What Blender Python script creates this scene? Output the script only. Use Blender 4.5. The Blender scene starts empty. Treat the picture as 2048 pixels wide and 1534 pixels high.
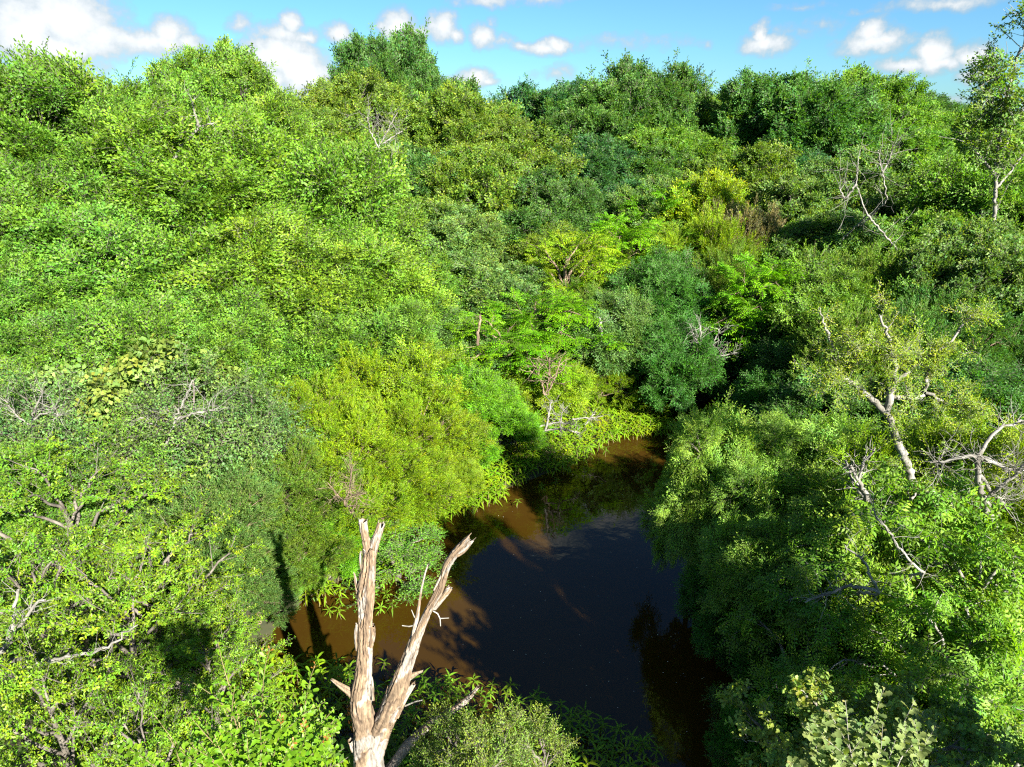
import bpy, math, random
import numpy as np
from mathutils import Vector, Matrix

# ------------------------------------------------------------------ camera, sky, sun, exposure
CAM_Z = 8.0
PITCH = math.radians(20.5)
FPX = 1384.0                      # focal length in pixels of the 2048 px wide photograph
scene = bpy.context.scene
cam_data = bpy.data.cameras.new('camera')
cam = bpy.data.objects.new('camera', cam_data)
scene.collection.objects.link(cam)
cam.location = (0, 0, CAM_Z)
cam.rotation_euler = (math.radians(90) - PITCH, 0, 0)
cam_data.sensor_width = 36
cam_data.lens = 36 * FPX / 2048
cam_data.clip_start = 0.05
cam_data.clip_end = 9000
scene.camera = cam

SUN = Vector((0.55, -0.83, 0.56)).normalized()      # towards the sun: behind the camera, to the right
SUN_EL = math.asin(SUN.z)
SUN_ROT = math.atan2(SUN.x, SUN.y)
sd = bpy.data.lights.new('sun', 'SUN')
sd.energy = 4.2
sd.angle = math.radians(0.55)
sd.color = (1.0, 0.93, 0.80)
sun = bpy.data.objects.new('sun', sd)
sun.rotation_euler = SUN.to_track_quat('Z', 'Y').to_euler()
scene.collection.objects.link(sun)

vs = scene.view_settings
vs.view_transform = 'Standard'; vs.look = 'None'; vs.gamma = 1; vs.use_curve_mapping = False
vs.exposure = 2.75
scene.render.engine = 'CYCLES'
cy = scene.cycles
cy.max_bounces = 6; cy.diffuse_bounces = 5; cy.glossy_bounces = 2; cy.transmission_bounces = 3
cy.transparent_max_bounces = 4
cy.caustics_reflective = False; cy.caustics_refractive = False
cy.sample_clamp_indirect = 4
cy.use_denoising = False
scene.render.film_transparent = False
cy.pixel_filter_type = 'BLACKMAN_HARRIS'; cy.filter_width = 1.2

def ray(px, py):
    """unit direction of the photograph's pixel (2048 x 1534)"""
    x = (px - 1024) / FPX; y = -(py - 767) / FPX
    c, s = math.cos(PITCH), math.sin(PITCH)
    return Vector((x, c + y * s, -s + y * c)).normalized()
def P(px, py, D):
    """point seen at a pixel, D metres ahead of the camera"""
    d = ray(px, py); t = D / d.y
    return Vector((d.x * t, D, CAM_Z + d.z * t))
def W(px, py, z=0.0):
    d = ray(px, py); t = (z - CAM_Z) / d.z
    return Vector((d.x * t, d.y * t, z))

# ---- world: Nishita sky with cumulus clouds
world = bpy.data.worlds.new('World'); scene.world = world; world.use_nodes = True
nt = world.node_tree; N = nt.nodes; L = nt.links; N.clear()
def wn(t, **k):
    n = N.new(t)
    for a, b in k.items(): setattr(n, a, b)
    return n
def wmath(op, a, b=None, clamp=False):
    n = wn('ShaderNodeMath', operation=op, use_clamp=clamp)
    for i, v in enumerate((a, b)):
        if v is None: continue
        if isinstance(v, (int, float)): n.inputs[i].default_value = v
        else: L.new(v, n.inputs[i])
    return n.outputs[0]
tc = wn('ShaderNodeTexCoord')
sky = wn('ShaderNodeTexSky', sky_type='NISHITA')
sky.sun_disc = False; sky.sun_elevation = SUN_EL; sky.sun_rotation = SUN_ROT
sky.air_density = 1.0; sky.dust_density = 0.3; sky.ozone_density = 2.0; sky.altitude = 50
sep = wn('ShaderNodeSeparateXYZ'); L.new(tc.outputs['Generated'], sep.inputs[0])
az = wmath('ARCTAN2', sep.outputs[0], sep.outputs[1])
el = wmath('ARCSINE', sep.outputs[2])
cmb = wn('ShaderNodeCombineXYZ'); L.new(az, cmb.inputs[0]); L.new(el, cmb.inputs[1])
def noise(vec, scale, detail, rough=0.6, lac=2.0):
    n = wn('ShaderNodeTexNoise'); n.inputs['Scale'].default_value = scale; n.inputs['Detail'].default_value = detail
    n.inputs['Roughness'].default_value = rough; n.inputs['Lacunarity'].default_value = lac
    L.new(vec, n.inputs['Vector']); return n
nA = noise(cmb.outputs[0], 22, 5, 0.62)
nB = noise(cmb.outputs[0], 60, 4, 0.6)
# warp the coordinates for billowed edges
vm = wn('ShaderNodeVectorMath', operation='SUBTRACT'); L.new(nA.outputs['Color'], vm.inputs[0]); vm.inputs[1].default_value = (.5, .5, .5)
vm2 = wn('ShaderNodeVectorMath', operation='MULTIPLY_ADD'); L.new(vm.outputs[0], vm2.inputs[0]); vm2.inputs[1].default_value = (0.035, 0.024, 0); L.new(cmb.outputs[0], vm2.inputs[2])
warped = vm2.outputs[0]
CLOUDS = [  # px, py, rx, ry, weight
 (60,60,75,75,1),(130,40,90,70,1),(90,90,130,28,1),(200,78,80,32,1),(300,85,110,22,.9),(340,72,45,30,1),(375,86,35,18,.9),(40,92,60,20,.7),(10,120,50,22,.45),(175,0,60,30,.5),
 (480,48,28,16,.6),(560,70,70,20,.8),(583,48,22,22,1),(610,76,30,14,.8),(675,62,32,18,.9),
 (560,115,80,42,1.1),(600,140,70,50,1.1),(545,160,75,30,.9),(640,165,40,25,.6),
 (795,55,42,28,1),(835,66,28,18,.8),(760,52,20,14,.7),(885,48,34,30,1),(910,70,25,14,.8),
 (968,72,26,24,.9),(985,48,12,16,.5),(1000,85,35,12,.5),(1090,95,55,14,.9),(1115,88,30,16,1),(1040,92,40,10,.6),
 (950,158,38,20,1),(905,168,35,14,.8),(885,180,20,14,.5),(975,164,25,10,.8),
 (1110,150,55,14,.42),(1130,138,30,16,.42),(1240,85,120,14,.32),(1330,80,90,12,.26),(1590,62,70,12,.3),(1640,48,40,14,.3),
 (1530,88,50,18,.95),(1526,70,18,24,1),(1420,85,14,8,.4),
 (1745,88,62,20,.9),(1738,66,34,26,.95),(1720,48,10,12,.6),(1775,80,30,18,.9),
 (1820,128,60,13,.8),(1868,105,30,32,1.1),(1880,125,45,14,.9),(1950,112,38,22,.85),(1940,155,28,12,.7),(1965,140,14,9,.5),
 (1330,175,15,16,.8),(1373,172,12,14,.7),(1510,205,16,16,.5),(1490,182,12,6,.5),(1880,206,60,10,.5),(1950,215,60,9,.35),(1800,200,25,9,.5),(1700,165,30,6,.25),(1150,180,40,20,.3),
 (980,-3,80,12,.6),(1090,-2,60,10,.5),(1900,2,110,12,.6),(1600,12,60,6,.25),(1730,20,50,6,.25),
]
for _az, _el, _rx, _ry, _w in [(9.0, 30.5, 5.0, 2.2, .75), (4, 33, 4, 1.5, .6), (-40, 40, 12, 4, .8), (35, 45, 14, 4, .7), (80, 20, 12, 4, .9), (110, 28, 10, 4, .8), (-75, 18, 14, 4, .9), (-110, 30, 16, 5, .8), (150, 35, 14, 5, .7), (-160, 22, 18, 4, .8), (10, 65, 12, 8, .7), (60, 30, 22, 9, .9), (100, 45, 22, 12, .9), (170, 20, 26, 8, .9), (-150, 45, 26, 12, .9), (-90, 50, 24, 11, .9), (-60, 28, 16, 6, .8), (130, 15, 24, 6, .9), (-120, 14, 26, 5, .9), (40, 62, 20, 8, .8), (180, 62, 40, 10, .9)]:  # clouds out of view; the big ones behind and overhead added as fill light
    CLOUDS.append((math.radians(_az), math.radians(_el), math.radians(_rx), math.radians(_ry), _w, 1))
field = None; hgt = None
for c in CLOUDS:
    if len(c) == 5:
        d = ray(c[0], c[1]); a, e = math.atan2(d.x, d.y), math.asin(d.z); rx, ry, w = c[2] / FPX * 1.18, c[3] / FPX * 1.3, c[4]
    else:
        a, e, rx, ry, w = c[:5]
    m = wn('ShaderNodeVectorMath', operation='MULTIPLY_ADD')
    L.new(warped, m.inputs[0]); m.inputs[1].default_value = (1 / rx, 1 / ry, 0); m.inputs[2].default_value = (-a / rx, -e / ry, 0)
    ln = wn('ShaderNodeVectorMath', operation='LENGTH'); L.new(m.outputs[0], ln.inputs[0])
    f = wmath('MULTIPLY_ADD', ln.outputs['Value'], -w); f.node.inputs[2].default_value = w
    field = f if field is None else wmath('MAXIMUM', field, f)
nsum = wmath('MULTIPLY_ADD', nB.outputs['Fac'], 0.75); nsum.node.inputs[2].default_value = -0.38
fsum = wmath('ADD', field, nsum)
def mapr(v, a, b, c=0.0, d=1.0, smooth=True):
    n = wn('ShaderNodeMapRange'); n.interpolation_type = 'SMOOTHSTEP' if smooth else 'LINEAR'
    L.new(v, n.inputs[0]); n.inputs[1].default_value = a; n.inputs[2].default_value = b; n.inputs[3].default_value = c; n.inputs[4].default_value = d
    return n.outputs[0]
pos = mapr(field, 0.0, 0.06)
alpha = wmath('MULTIPLY', mapr(fsum, -0.06, 0.55), pos)
alpha = wmath('MULTIPLY', alpha, 0.97)
shade = mapr(fsum, 0.05, 0.95)
ccol = wn('ShaderNodeMix', data_type='RGBA'); L.new(shade, ccol.inputs[0])
ccol.inputs[6].default_value = (1.35, 1.75, 2.0, 1); ccol.inputs[7].default_value = (3.2, 3.25, 3.3, 1)
# the sky itself, pulled a little towards the photograph's cyan
hs = wn('ShaderNodeMix', data_type='RGBA', blend_type='MULTIPLY'); hs.inputs[0].default_value = 1
L.new(sky.outputs[0], hs.inputs[6]); hs.inputs[7].default_value = (0.215, 0.375, 0.50, 1)
mixc = wn('ShaderNodeMix', data_type='RGBA'); L.new(alpha, mixc.inputs[0]); L.new(hs.outputs[2], mixc.inputs[6]); L.new(ccol.outputs[2], mixc.inputs[7])
bg = wn('ShaderNodeBackground'); L.new(mixc.outputs[2], bg.inputs[0]); bg.inputs[1].default_value = 0.05
wo = wn('ShaderNodeOutputWorld'); L.new(bg.outputs[0], wo.inputs[0])
world.cycles.sampling_method = 'MANUAL'; world.cycles.sample_map_resolution = 512

# ------------------------------------------------------------------ materials
def mat(name):
    m = bpy.data.materials.new(name); m.use_nodes = True
    n = m.node_tree.nodes; b = n['Principled BSDF']
    return m, n, m.node_tree.links, b
def leaf_material(name, rough, spec, trans):
    m, n, l, b = mat(name)
    oi = n.new('ShaderNodeObjectInfo'); at = n.new('ShaderNodeAttribute'); at.attribute_name = 'tint'
    mx = n.new('ShaderNodeMix'); mx.data_type = 'RGBA'; mx.blend_type = 'MULTIPLY'; mx.inputs[0].default_value = 1
    l.new(oi.outputs['Color'], mx.inputs[6]); l.new(at.outputs['Color'], mx.inputs[7])
    l.new(mx.outputs[2], b.inputs['Base Color'])
    b.inputs['Roughness'].default_value = rough; b.inputs['Specular IOR Level'].default_value = spec
    t = n.new('ShaderNodeBsdfTranslucent')
    my = n.new('ShaderNodeMix'); my.data_type = 'RGBA'; my.blend_type = 'MULTIPLY'; my.inputs[0].default_value = 1
    l.new(mx.outputs[2], my.inputs[6]); my.inputs[7].default_value = (1.45, 1.5, 0.35, 1); l.new(my.outputs[2], t.inputs['Color'])
    ms = n.new('ShaderNodeMixShader'); ms.inputs[0].default_value = trans
    l.new(b.outputs[0], ms.inputs[1]); l.new(t.outputs[0], ms.inputs[2]); l.new(ms.outputs[0], n['Material Output'].inputs[0])
    return m
LEAF = leaf_material('leaf_matte', 0.55, 0.25, 0.42)
LEAFG = leaf_material('leaf_glossy', 0.46, 0.28, 0.36)
def bark_material(name, c1, c2, c3, sc=9.0):
    m, n, l, b = mat(name)
    tcn = n.new('ShaderNodeTexCoord'); mp = n.new('ShaderNodeMapping'); mp.inputs['Scale'].default_value = (1, 1, 0.22)
    l.new(tcn.outputs['Object'], mp.inputs[0])
    a = n.new('ShaderNodeTexNoise'); a.inputs['Scale'].default_value = sc; a.inputs['Detail'].default_value = 6; a.inputs['Roughness'].default_value = .65
    l.new(mp.outputs[0], a.inputs['Vector'])
    r = n.new('ShaderNodeValToRGB'); r.color_ramp.elements[0].position = .36; r.color_ramp.elements[1].position = .66
    r.color_ramp.elements[0].color = (*c1, 1); r.color_ramp.elements[1].color = (*c2, 1)
    e = r.color_ramp.elements.new(.5); e.color = (*c3, 1)
    l.new(a.outputs['Fac'], r.inputs[0]); l.new(r.outputs[0], b.inputs['Base Color'])
    b.inputs['Roughness'].default_value = .9
    bp = n.new('ShaderNodeBump'); bp.inputs['Strength'].default_value = .6; bp.inputs['Distance'].default_value = .02
    l.new(a.outputs['Fac'], bp.inputs['Height']); l.new(bp.outputs[0], b.inputs['Normal'])
    return m
BARK = bark_material('bark_grey', (.035, .03, .022), (.13, .12, .10), (.08, .07, .06))
BARKW = bark_material('bark_pale', (.07, .066, .055), (.22, .22, .205), (.14, .135, .12))
BARKR = bark_material('bark_reddish', (.06, .04, .025), (.20, .15, .10), (.12, .085, .06))
TWIGG = bark_material('twig_green', (.07, .055, .02), (.17, .15, .06), (.12, .10, .04))

def link(name, me, parent=None, loc=None):
    o = bpy.data.objects.new(name, me); scene.collection.objects.link(o)
    if parent is not None: o.parent = parent
    if loc is not None: o.location = loc
    return o
def tag(o, label=None, cat=None, group=None, kind=None):
    if label: o['label'] = label
    if cat: o['category'] = cat
    if group: o['group'] = group
    if kind: o['kind'] = kind
    return o

class MB:
    """collects quads (as numpy arrays) and builds one mesh"""
    def __init__(s): s.V = []; s.F = []; s.T = []; s.M = []; s.n = 0
    def add(s, V, F, T=None, M=0):
        V = np.asarray(V, np.float32).reshape(-1, 3); F = np.asarray(F, np.int32).reshape(-1, 4)
        s.V.append(V); s.F.append(F + s.n); s.n += len(V)
        if T is None: T = np.ones((len(V), 3), np.float32)
        T = np.asarray(T, np.float32)
        if T.ndim == 1: T = np.tile(T, (len(V), 1))
        s.T.append(T)
        s.M.append(np.full(len(F), M, np.int32) if np.isscalar(M) else np.asarray(M, np.int32))
    def arrays(s):
        return np.concatenate(s.V), np.concatenate(s.F), np.concatenate(s.T), np.concatenate(s.M)
    def mesh(s, name, mats, smooth=False):
        V, F, T, M = s.arrays()
        me = bpy.data.meshes.new(name)
        me.vertices.add(len(V)); me.vertices.foreach_set('co', V.ravel())
        me.loops.add(F.size); me.loops.foreach_set('vertex_index', F.ravel())
        me.polygons.add(len(F)); me.polygons.foreach_set('loop_start', np.arange(0, F.size, 4, dtype=np.int32))
        try: me.polygons.foreach_set('loop_total', np.full(len(F), 4, np.int32))
        except Exception: pass
        me.polygons.foreach_set('material_index', M)
        if smooth: me.polygons.foreach_set('use_smooth', np.ones(len(F), bool))
        at = me.attributes.new('tint', 'FLOAT_COLOR', 'POINT')
        at.data.foreach_set('color', np.concatenate([T, np.ones((len(T), 1), np.float32)], 1).ravel())
        for m in mats: me.materials.append(m)
        me.update(calc_edges=True)
        global TRIS; TRIS += 2 * len(F)
        return me
TRIS = 0

def nrm(v):
    v = np.asarray(v, float); return v / np.maximum(np.linalg.norm(v, axis=-1, keepdims=True), 1e-9)
def tube(mb, pts, rad, sides=5, M=0, T=None):
    pts = np.asarray(pts, float); n = len(pts); rad = np.asarray(rad, float)
    t = nrm(np.gradient(pts, axis=0))
    ref = np.array([0.31, 0.17, 0.93]) if abs(t[0, 2]) < .85 else np.array([0.93, 0.3, 0.1])
    a = nrm(np.cross(t, ref)); b = np.cross(t, a)
    th = np.arange(sides) * 2 * math.pi / sides
    V = pts[:, None] + rad[:, None, None] * (np.cos(th)[None, :, None] * a[:, None] + np.sin(th)[None, :, None] * b[:, None])
    i = np.arange(n - 1)[:, None] * sides; j = np.arange(sides)[None]; k = (j + 1) % sides
    F = np.stack([i + j, i + k, i + sides + k, i + sides + j], -1).reshape(-1, 4)
    mb.add(V.reshape(-1, 3), F, T, M)
def bez(p0, p1, p2, p3, n):
    t = np.linspace(0, 1, n)[:, None]
    return (1-t)**3*p0 + 3*(1-t)**2*t*p1 + 3*(1-t)*t*t*p2 + t**3*p3

def leaves(mb, base, d, up, Ln, Wd, T, fold=0.18, M=0):
    """diamond leaves, each one folded quad"""
    base = np.asarray(base); d = nrm(d); s = nrm(np.cross(up, d)); u = np.cross(d, s)
    Ln = np.broadcast_to(np.asarray(Ln, float), (len(base),))[:, None]; Wd = np.broadcast_to(np.asarray(Wd, float), (len(base),))[:, None]
    m = base + d * Ln * .46
    V = np.stack([base, m - s * Wd * .5 + u * Wd * fold, base + d * Ln - u * Ln * .08, m + s * Wd * .5 + u * Wd * fold], 1)
    F = np.arange(len(base) * 4).reshape(-1, 4)
    mb.add(V.reshape(-1, 3), F, np.repeat(T, 4, 0), M)
def leaftint(rng, n, spread=.22, yellow=.12):
    v = np.clip(1 + rng.normal(0, spread, n), .45, 1.7)[:, None]
    y = rng.normal(0, yellow, n)[:, None]
    return v * np.concatenate([1 + y, np.ones((n, 1)), 1 - y], 1)

TW = (.9, .9, .9)
def ribbon(mb, p, q, w):
    s = nrm(np.cross(q - p, [0, 0.2, 1.])) * w
    mb.add([p - s, p + s, q + s * .4, q - s * .4], [[0, 1, 2, 3]], TW, 1)
def spray(seed, length=.55, nside=4, side=.22, gap=.036, ll=.062, lw=.034, ang=55, jit=.35, droop=.25, three_d=.15, tw=.004, tip=None):
    """a leafy twig along +x with its flat side up +z"""
    rng = np.random.default_rng(seed); mb = MB()
    def axis(p0, d, ln, n=5, dr=droop):
        t = np.linspace(0, 1, n)[:, None]; return p0 + d * ln * t + np.array([0, 0, -1.]) * dr * ln * t * t
    axes = [(axis(np.zeros(3), np.array([1., 0, 0]), length), length)]
    for k in range(nside):
        t = .12 + .62 * (k + rng.random() * .5) / max(nside, 1); sg = 1 if k % 2 else -1
        a = math.radians(ang * (.75 + .4 * rng.random()))
        d = nrm(np.array([math.cos(a), sg * math.sin(a), rng.normal(0, three_d) + .05]))
        p = axes[0][0]; i = t * (len(p) - 1); p0 = p[int(i)] + (p[int(i) + 1] - p[int(i)]) * (i % 1)
        s = side * (1.15 - .6 * t) * (.8 + .4 * rng.random()); axes.append((axis(p0, d, s, 4), s))
    for pts, ln in axes:
        if ln == length: tube(mb, pts[[0, -1]], [tw, tw * .4], 3, 1, TW)
        else: ribbon(mb, pts[0], pts[-1], tw)
        n = max(3, int(ln / gap)); t = (np.arange(n) + rng.random(n) * .6) / n
        f = t * (len(pts) - 1); i = np.minimum(f.astype(int), len(pts) - 2); w = (f - i)[:, None]
        b = pts[i] * (1 - w) + pts[i + 1] * w; tg = nrm(pts[i + 1] - pts[i])
        sd_ = np.where(np.arange(n) % 2, 1., -1.)[:, None]
        lat = nrm(np.cross([0, 0, 1.], tg)); aa = np.radians(ang) * (1 - .55 * t[:, None])
        d = tg * np.cos(aa) + lat * sd_ * np.sin(aa) + rng.normal(0, three_d, (n, 3)) * [1, 1, 1.6]
        up = np.array([0, 0, 1.]) + rng.normal(0, jit, (n, 3))
        T = leaftint(rng, n, .14, .07)
        if tip is not None: T = np.where((t[:, None] > .82) & (ln > side * 1.1), T * np.asarray(tip), T)
        leaves(mb, b, d, up, ll * rng.uniform(.75, 1.2, n), lw * rng.uniform(.8, 1.15, n), T)
        leaves(mb, pts[-1:], tg[-1:] + 1e-3, np.array([[0, .1, 1.]]), ll, lw, T[-1:])
    return mb.arrays()
def plume(seed, length=.34, n=9, side=.13, gap=.02, ll=.055, lw=.017):
    """feathery juniper plume, needles all round"""
    rng = np.random.default_rng(seed); mb = MB()
    ax = [(np.array([0, 0, 0.]), np.array([1., 0, .0]), length)]
    for k in range(n):
        t = .1 + .8 * k / n; r = rng.random() * 6.28; a = .65
        d = nrm(np.array([math.cos(a), math.sin(a) * math.cos(r), .8 * math.sin(a) * math.sin(r)]))
        ax.append((np.array([t * length, 0, 0]), d, side * (1.2 - .7 * t) * rng.uniform(.8, 1.2)))
    for p, d, ln in ax:
        m = max(3, int(ln / gap)); t = ((np.arange(m) + .5) / m)[:, None]; r = rng.random(m) * 6.28
        o = nrm(np.cross(d, [0.1, .2, 1.])); q = np.cross(d, o)
        sdv = o * np.cos(r)[:, None] + q * np.sin(r)[:, None]
        leaves(mb, p + d * ln * t, d * .9 + sdv * .42, rng.normal(0, 1, (m, 3)), ll * rng.uniform(.8, 1.2, m), lw, leaftint(rng, m, .2, .1))
    tube(mb, [[0, 0, 0], [length * .8, 0, 0]], [.003, .0015], 3, 1, TW)
    return mb.arrays()
def pinnate(seed, nr=5, length=.32, gap=.042, ll=.075, lw=.028, droop=.4, spread=1.0):
    """a tuft of pinnate leaves that arch out from one bud"""
    rng = np.random.default_rng(seed); mb = MB()
    for k in range(nr):
        phi = (k / nr - .5) * 4.4 * spread + rng.normal(0, .2); e = rng.uniform(.0, .5)
        d = np.array([math.cos(phi) * math.cos(e), math.sin(phi) * math.cos(e), math.sin(e)])
        L_ = length * rng.uniform(.75, 1.1); t = np.linspace(0, 1, 5)[:, None]
        pts = d * L_ * t + np.array([0, 0, -1]) * droop * L_ * t * t
        ribbon(mb, pts[0], pts[2], .002); ribbon(mb, pts[2], pts[4], .0015)
        n = int(L_ / gap)
        for sg in (-1, 1):
            u = (np.arange(n) + .8) / n * .98; f = u * 4; i = np.minimum(f.astype(int), 3); w = (f - i)[:, None]
            b = pts[i] * (1 - w) + pts[i + 1] * w; tg = nrm(pts[i + 1] - pts[i]); lat = nrm(np.cross([0, 0, 1.], tg))
            leaves(mb, b, tg * .5 + lat * sg + [0, 0, -.15], np.array([0, 0, 1.]) + rng.normal(0, .18, (n, 3)), ll * (1 - .35 * abs(u - .5)), lw, leaftint(rng, n, .1, .06))
        leaves(mb, pts[-1:], (pts[-1:] - pts[-2:-1]), np.array([[0, .1, 1.]]), ll, lw, leaftint(rng, 1, .1, .05))
    return mb.arrays()
def obovate(mb, base, d, up, Ln, Wd, T, prof=((0, .06), (.3, .3), (.68, 1), (.9, .8), (1, .25)), M=0):
    """broad-ended oak leaves, each a folded strip of quads"""
    base = np.asarray(base, float); d = nrm(d); s = nrm(np.cross(up, d)); u = np.cross(d, s); n = len(base)
    Ln = np.broadcast_to(np.asarray(Ln, float), (n,))[:, None]; Wd = np.broadcast_to(np.asarray(Wd, float), (n,))[:, None]
    rows = []
    for t, w in prof:
        c = base + d * Ln * t - u * Ln * .16 * t * t
        rows += [c - s * Wd * w * .5 + u * Wd * w * .14, c, c + s * Wd * w * .5 + u * Wd * w * .14]
    V = np.stack(rows, 1); k = len(prof); F = []
    for r in range(k - 1):
        for c in (0, 1): F.append([r * 3 + c, r * 3 + c + 1, r * 3 + c + 4, r * 3 + c + 3])
    F = (np.arange(n)[:, None, None] * 3 * k + np.array(F)[None]).reshape(-1, 4)
    mb.add(V.reshape(-1, 3), F, np.repeat(T, 3 * k, 0), M)
def oaktuft(seed, length=.34, nl=16, ll=.075, lw=.034, tip=(1.25, .9, .6), quads=True, pr=((0, .08), (.62, 1), (1, .3))):
    """upright oak twig: a whorl of broad leaves round the tip and more along it"""
    rng = np.random.default_rng(seed); mb = MB()
    for (p, d, ln, m) in [(np.zeros(3), np.array([1., 0, 0]), length, nl), (np.array([.3 * length, 0, 0]), nrm([.7, .6, .2]), length * .5, nl // 2), (np.array([.15 * length, 0, 0]), nrm([.7, -.6, .1]), length * .55, nl // 2)]:
        t = np.sort(rng.random(m) ** .6)[:, None]; r = np.arange(m) * 2.4
        o = nrm(np.cross(d, [0.1, .2, 1.])); q = np.cross(d, o); sdv = o * np.cos(r)[:, None] + q * np.sin(r)[:, None]
        T = leaftint(rng, m, .13, .08); T = np.where(t > .93, T * np.asarray(tip), T)
        obovate(mb, p + d * ln * t, d * (.35 + .5 * t) + sdv, d + [0, 0, .5] + rng.normal(0, .25, (m, 3)), ll * rng.uniform(.7, 1.15, m) * (1 - .25 * (t[:, 0] > .9)), lw, T, prof=pr)
        ribbon(mb, p, p + np.asarray(d, float) * ln, .003)
    return mb.arrays()

def scatter(mb, templates, Pn, D, U, S, rng, tint=None, spread=.16, yellow=.10):
    """places copies of the templates (x along D, z towards U) into one mesh"""
    Pn = np.asarray(Pn, float); D = nrm(D); Y = nrm(np.cross(U, D)); Z = np.cross(D, Y)
    n = len(Pn); S = np.broadcast_to(np.asarray(S, float), (n,)); k = rng.integers(0, len(templates), n)
    st = leaftint(rng, n, spread, yellow)
    if tint is not None: st = st * tint
    for j, (V, F, T, M) in enumerate(templates):
        ix = np.where(k == j)[0]
        if not len(ix): continue
        R = np.stack([D[ix], Y[ix], Z[ix]], 1) * S[ix][:, None, None]
        VV = np.einsum('vi,nij->nvj', V, R) + Pn[ix][:, None]
        FF = F[None] + (np.arange(len(ix)) * len(V))[:, None, None]
        tw = np.zeros(len(V), bool); tw[F[M == 1].ravel()] = True
        TT = np.where(tw[None, :, None], T[None], T[None] * st[ix][:, None])
        mb.add(VV.reshape(-1, 3), FF.reshape(-1, 4), TT.reshape(-1, 3), np.tile(M, len(ix)))

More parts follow.
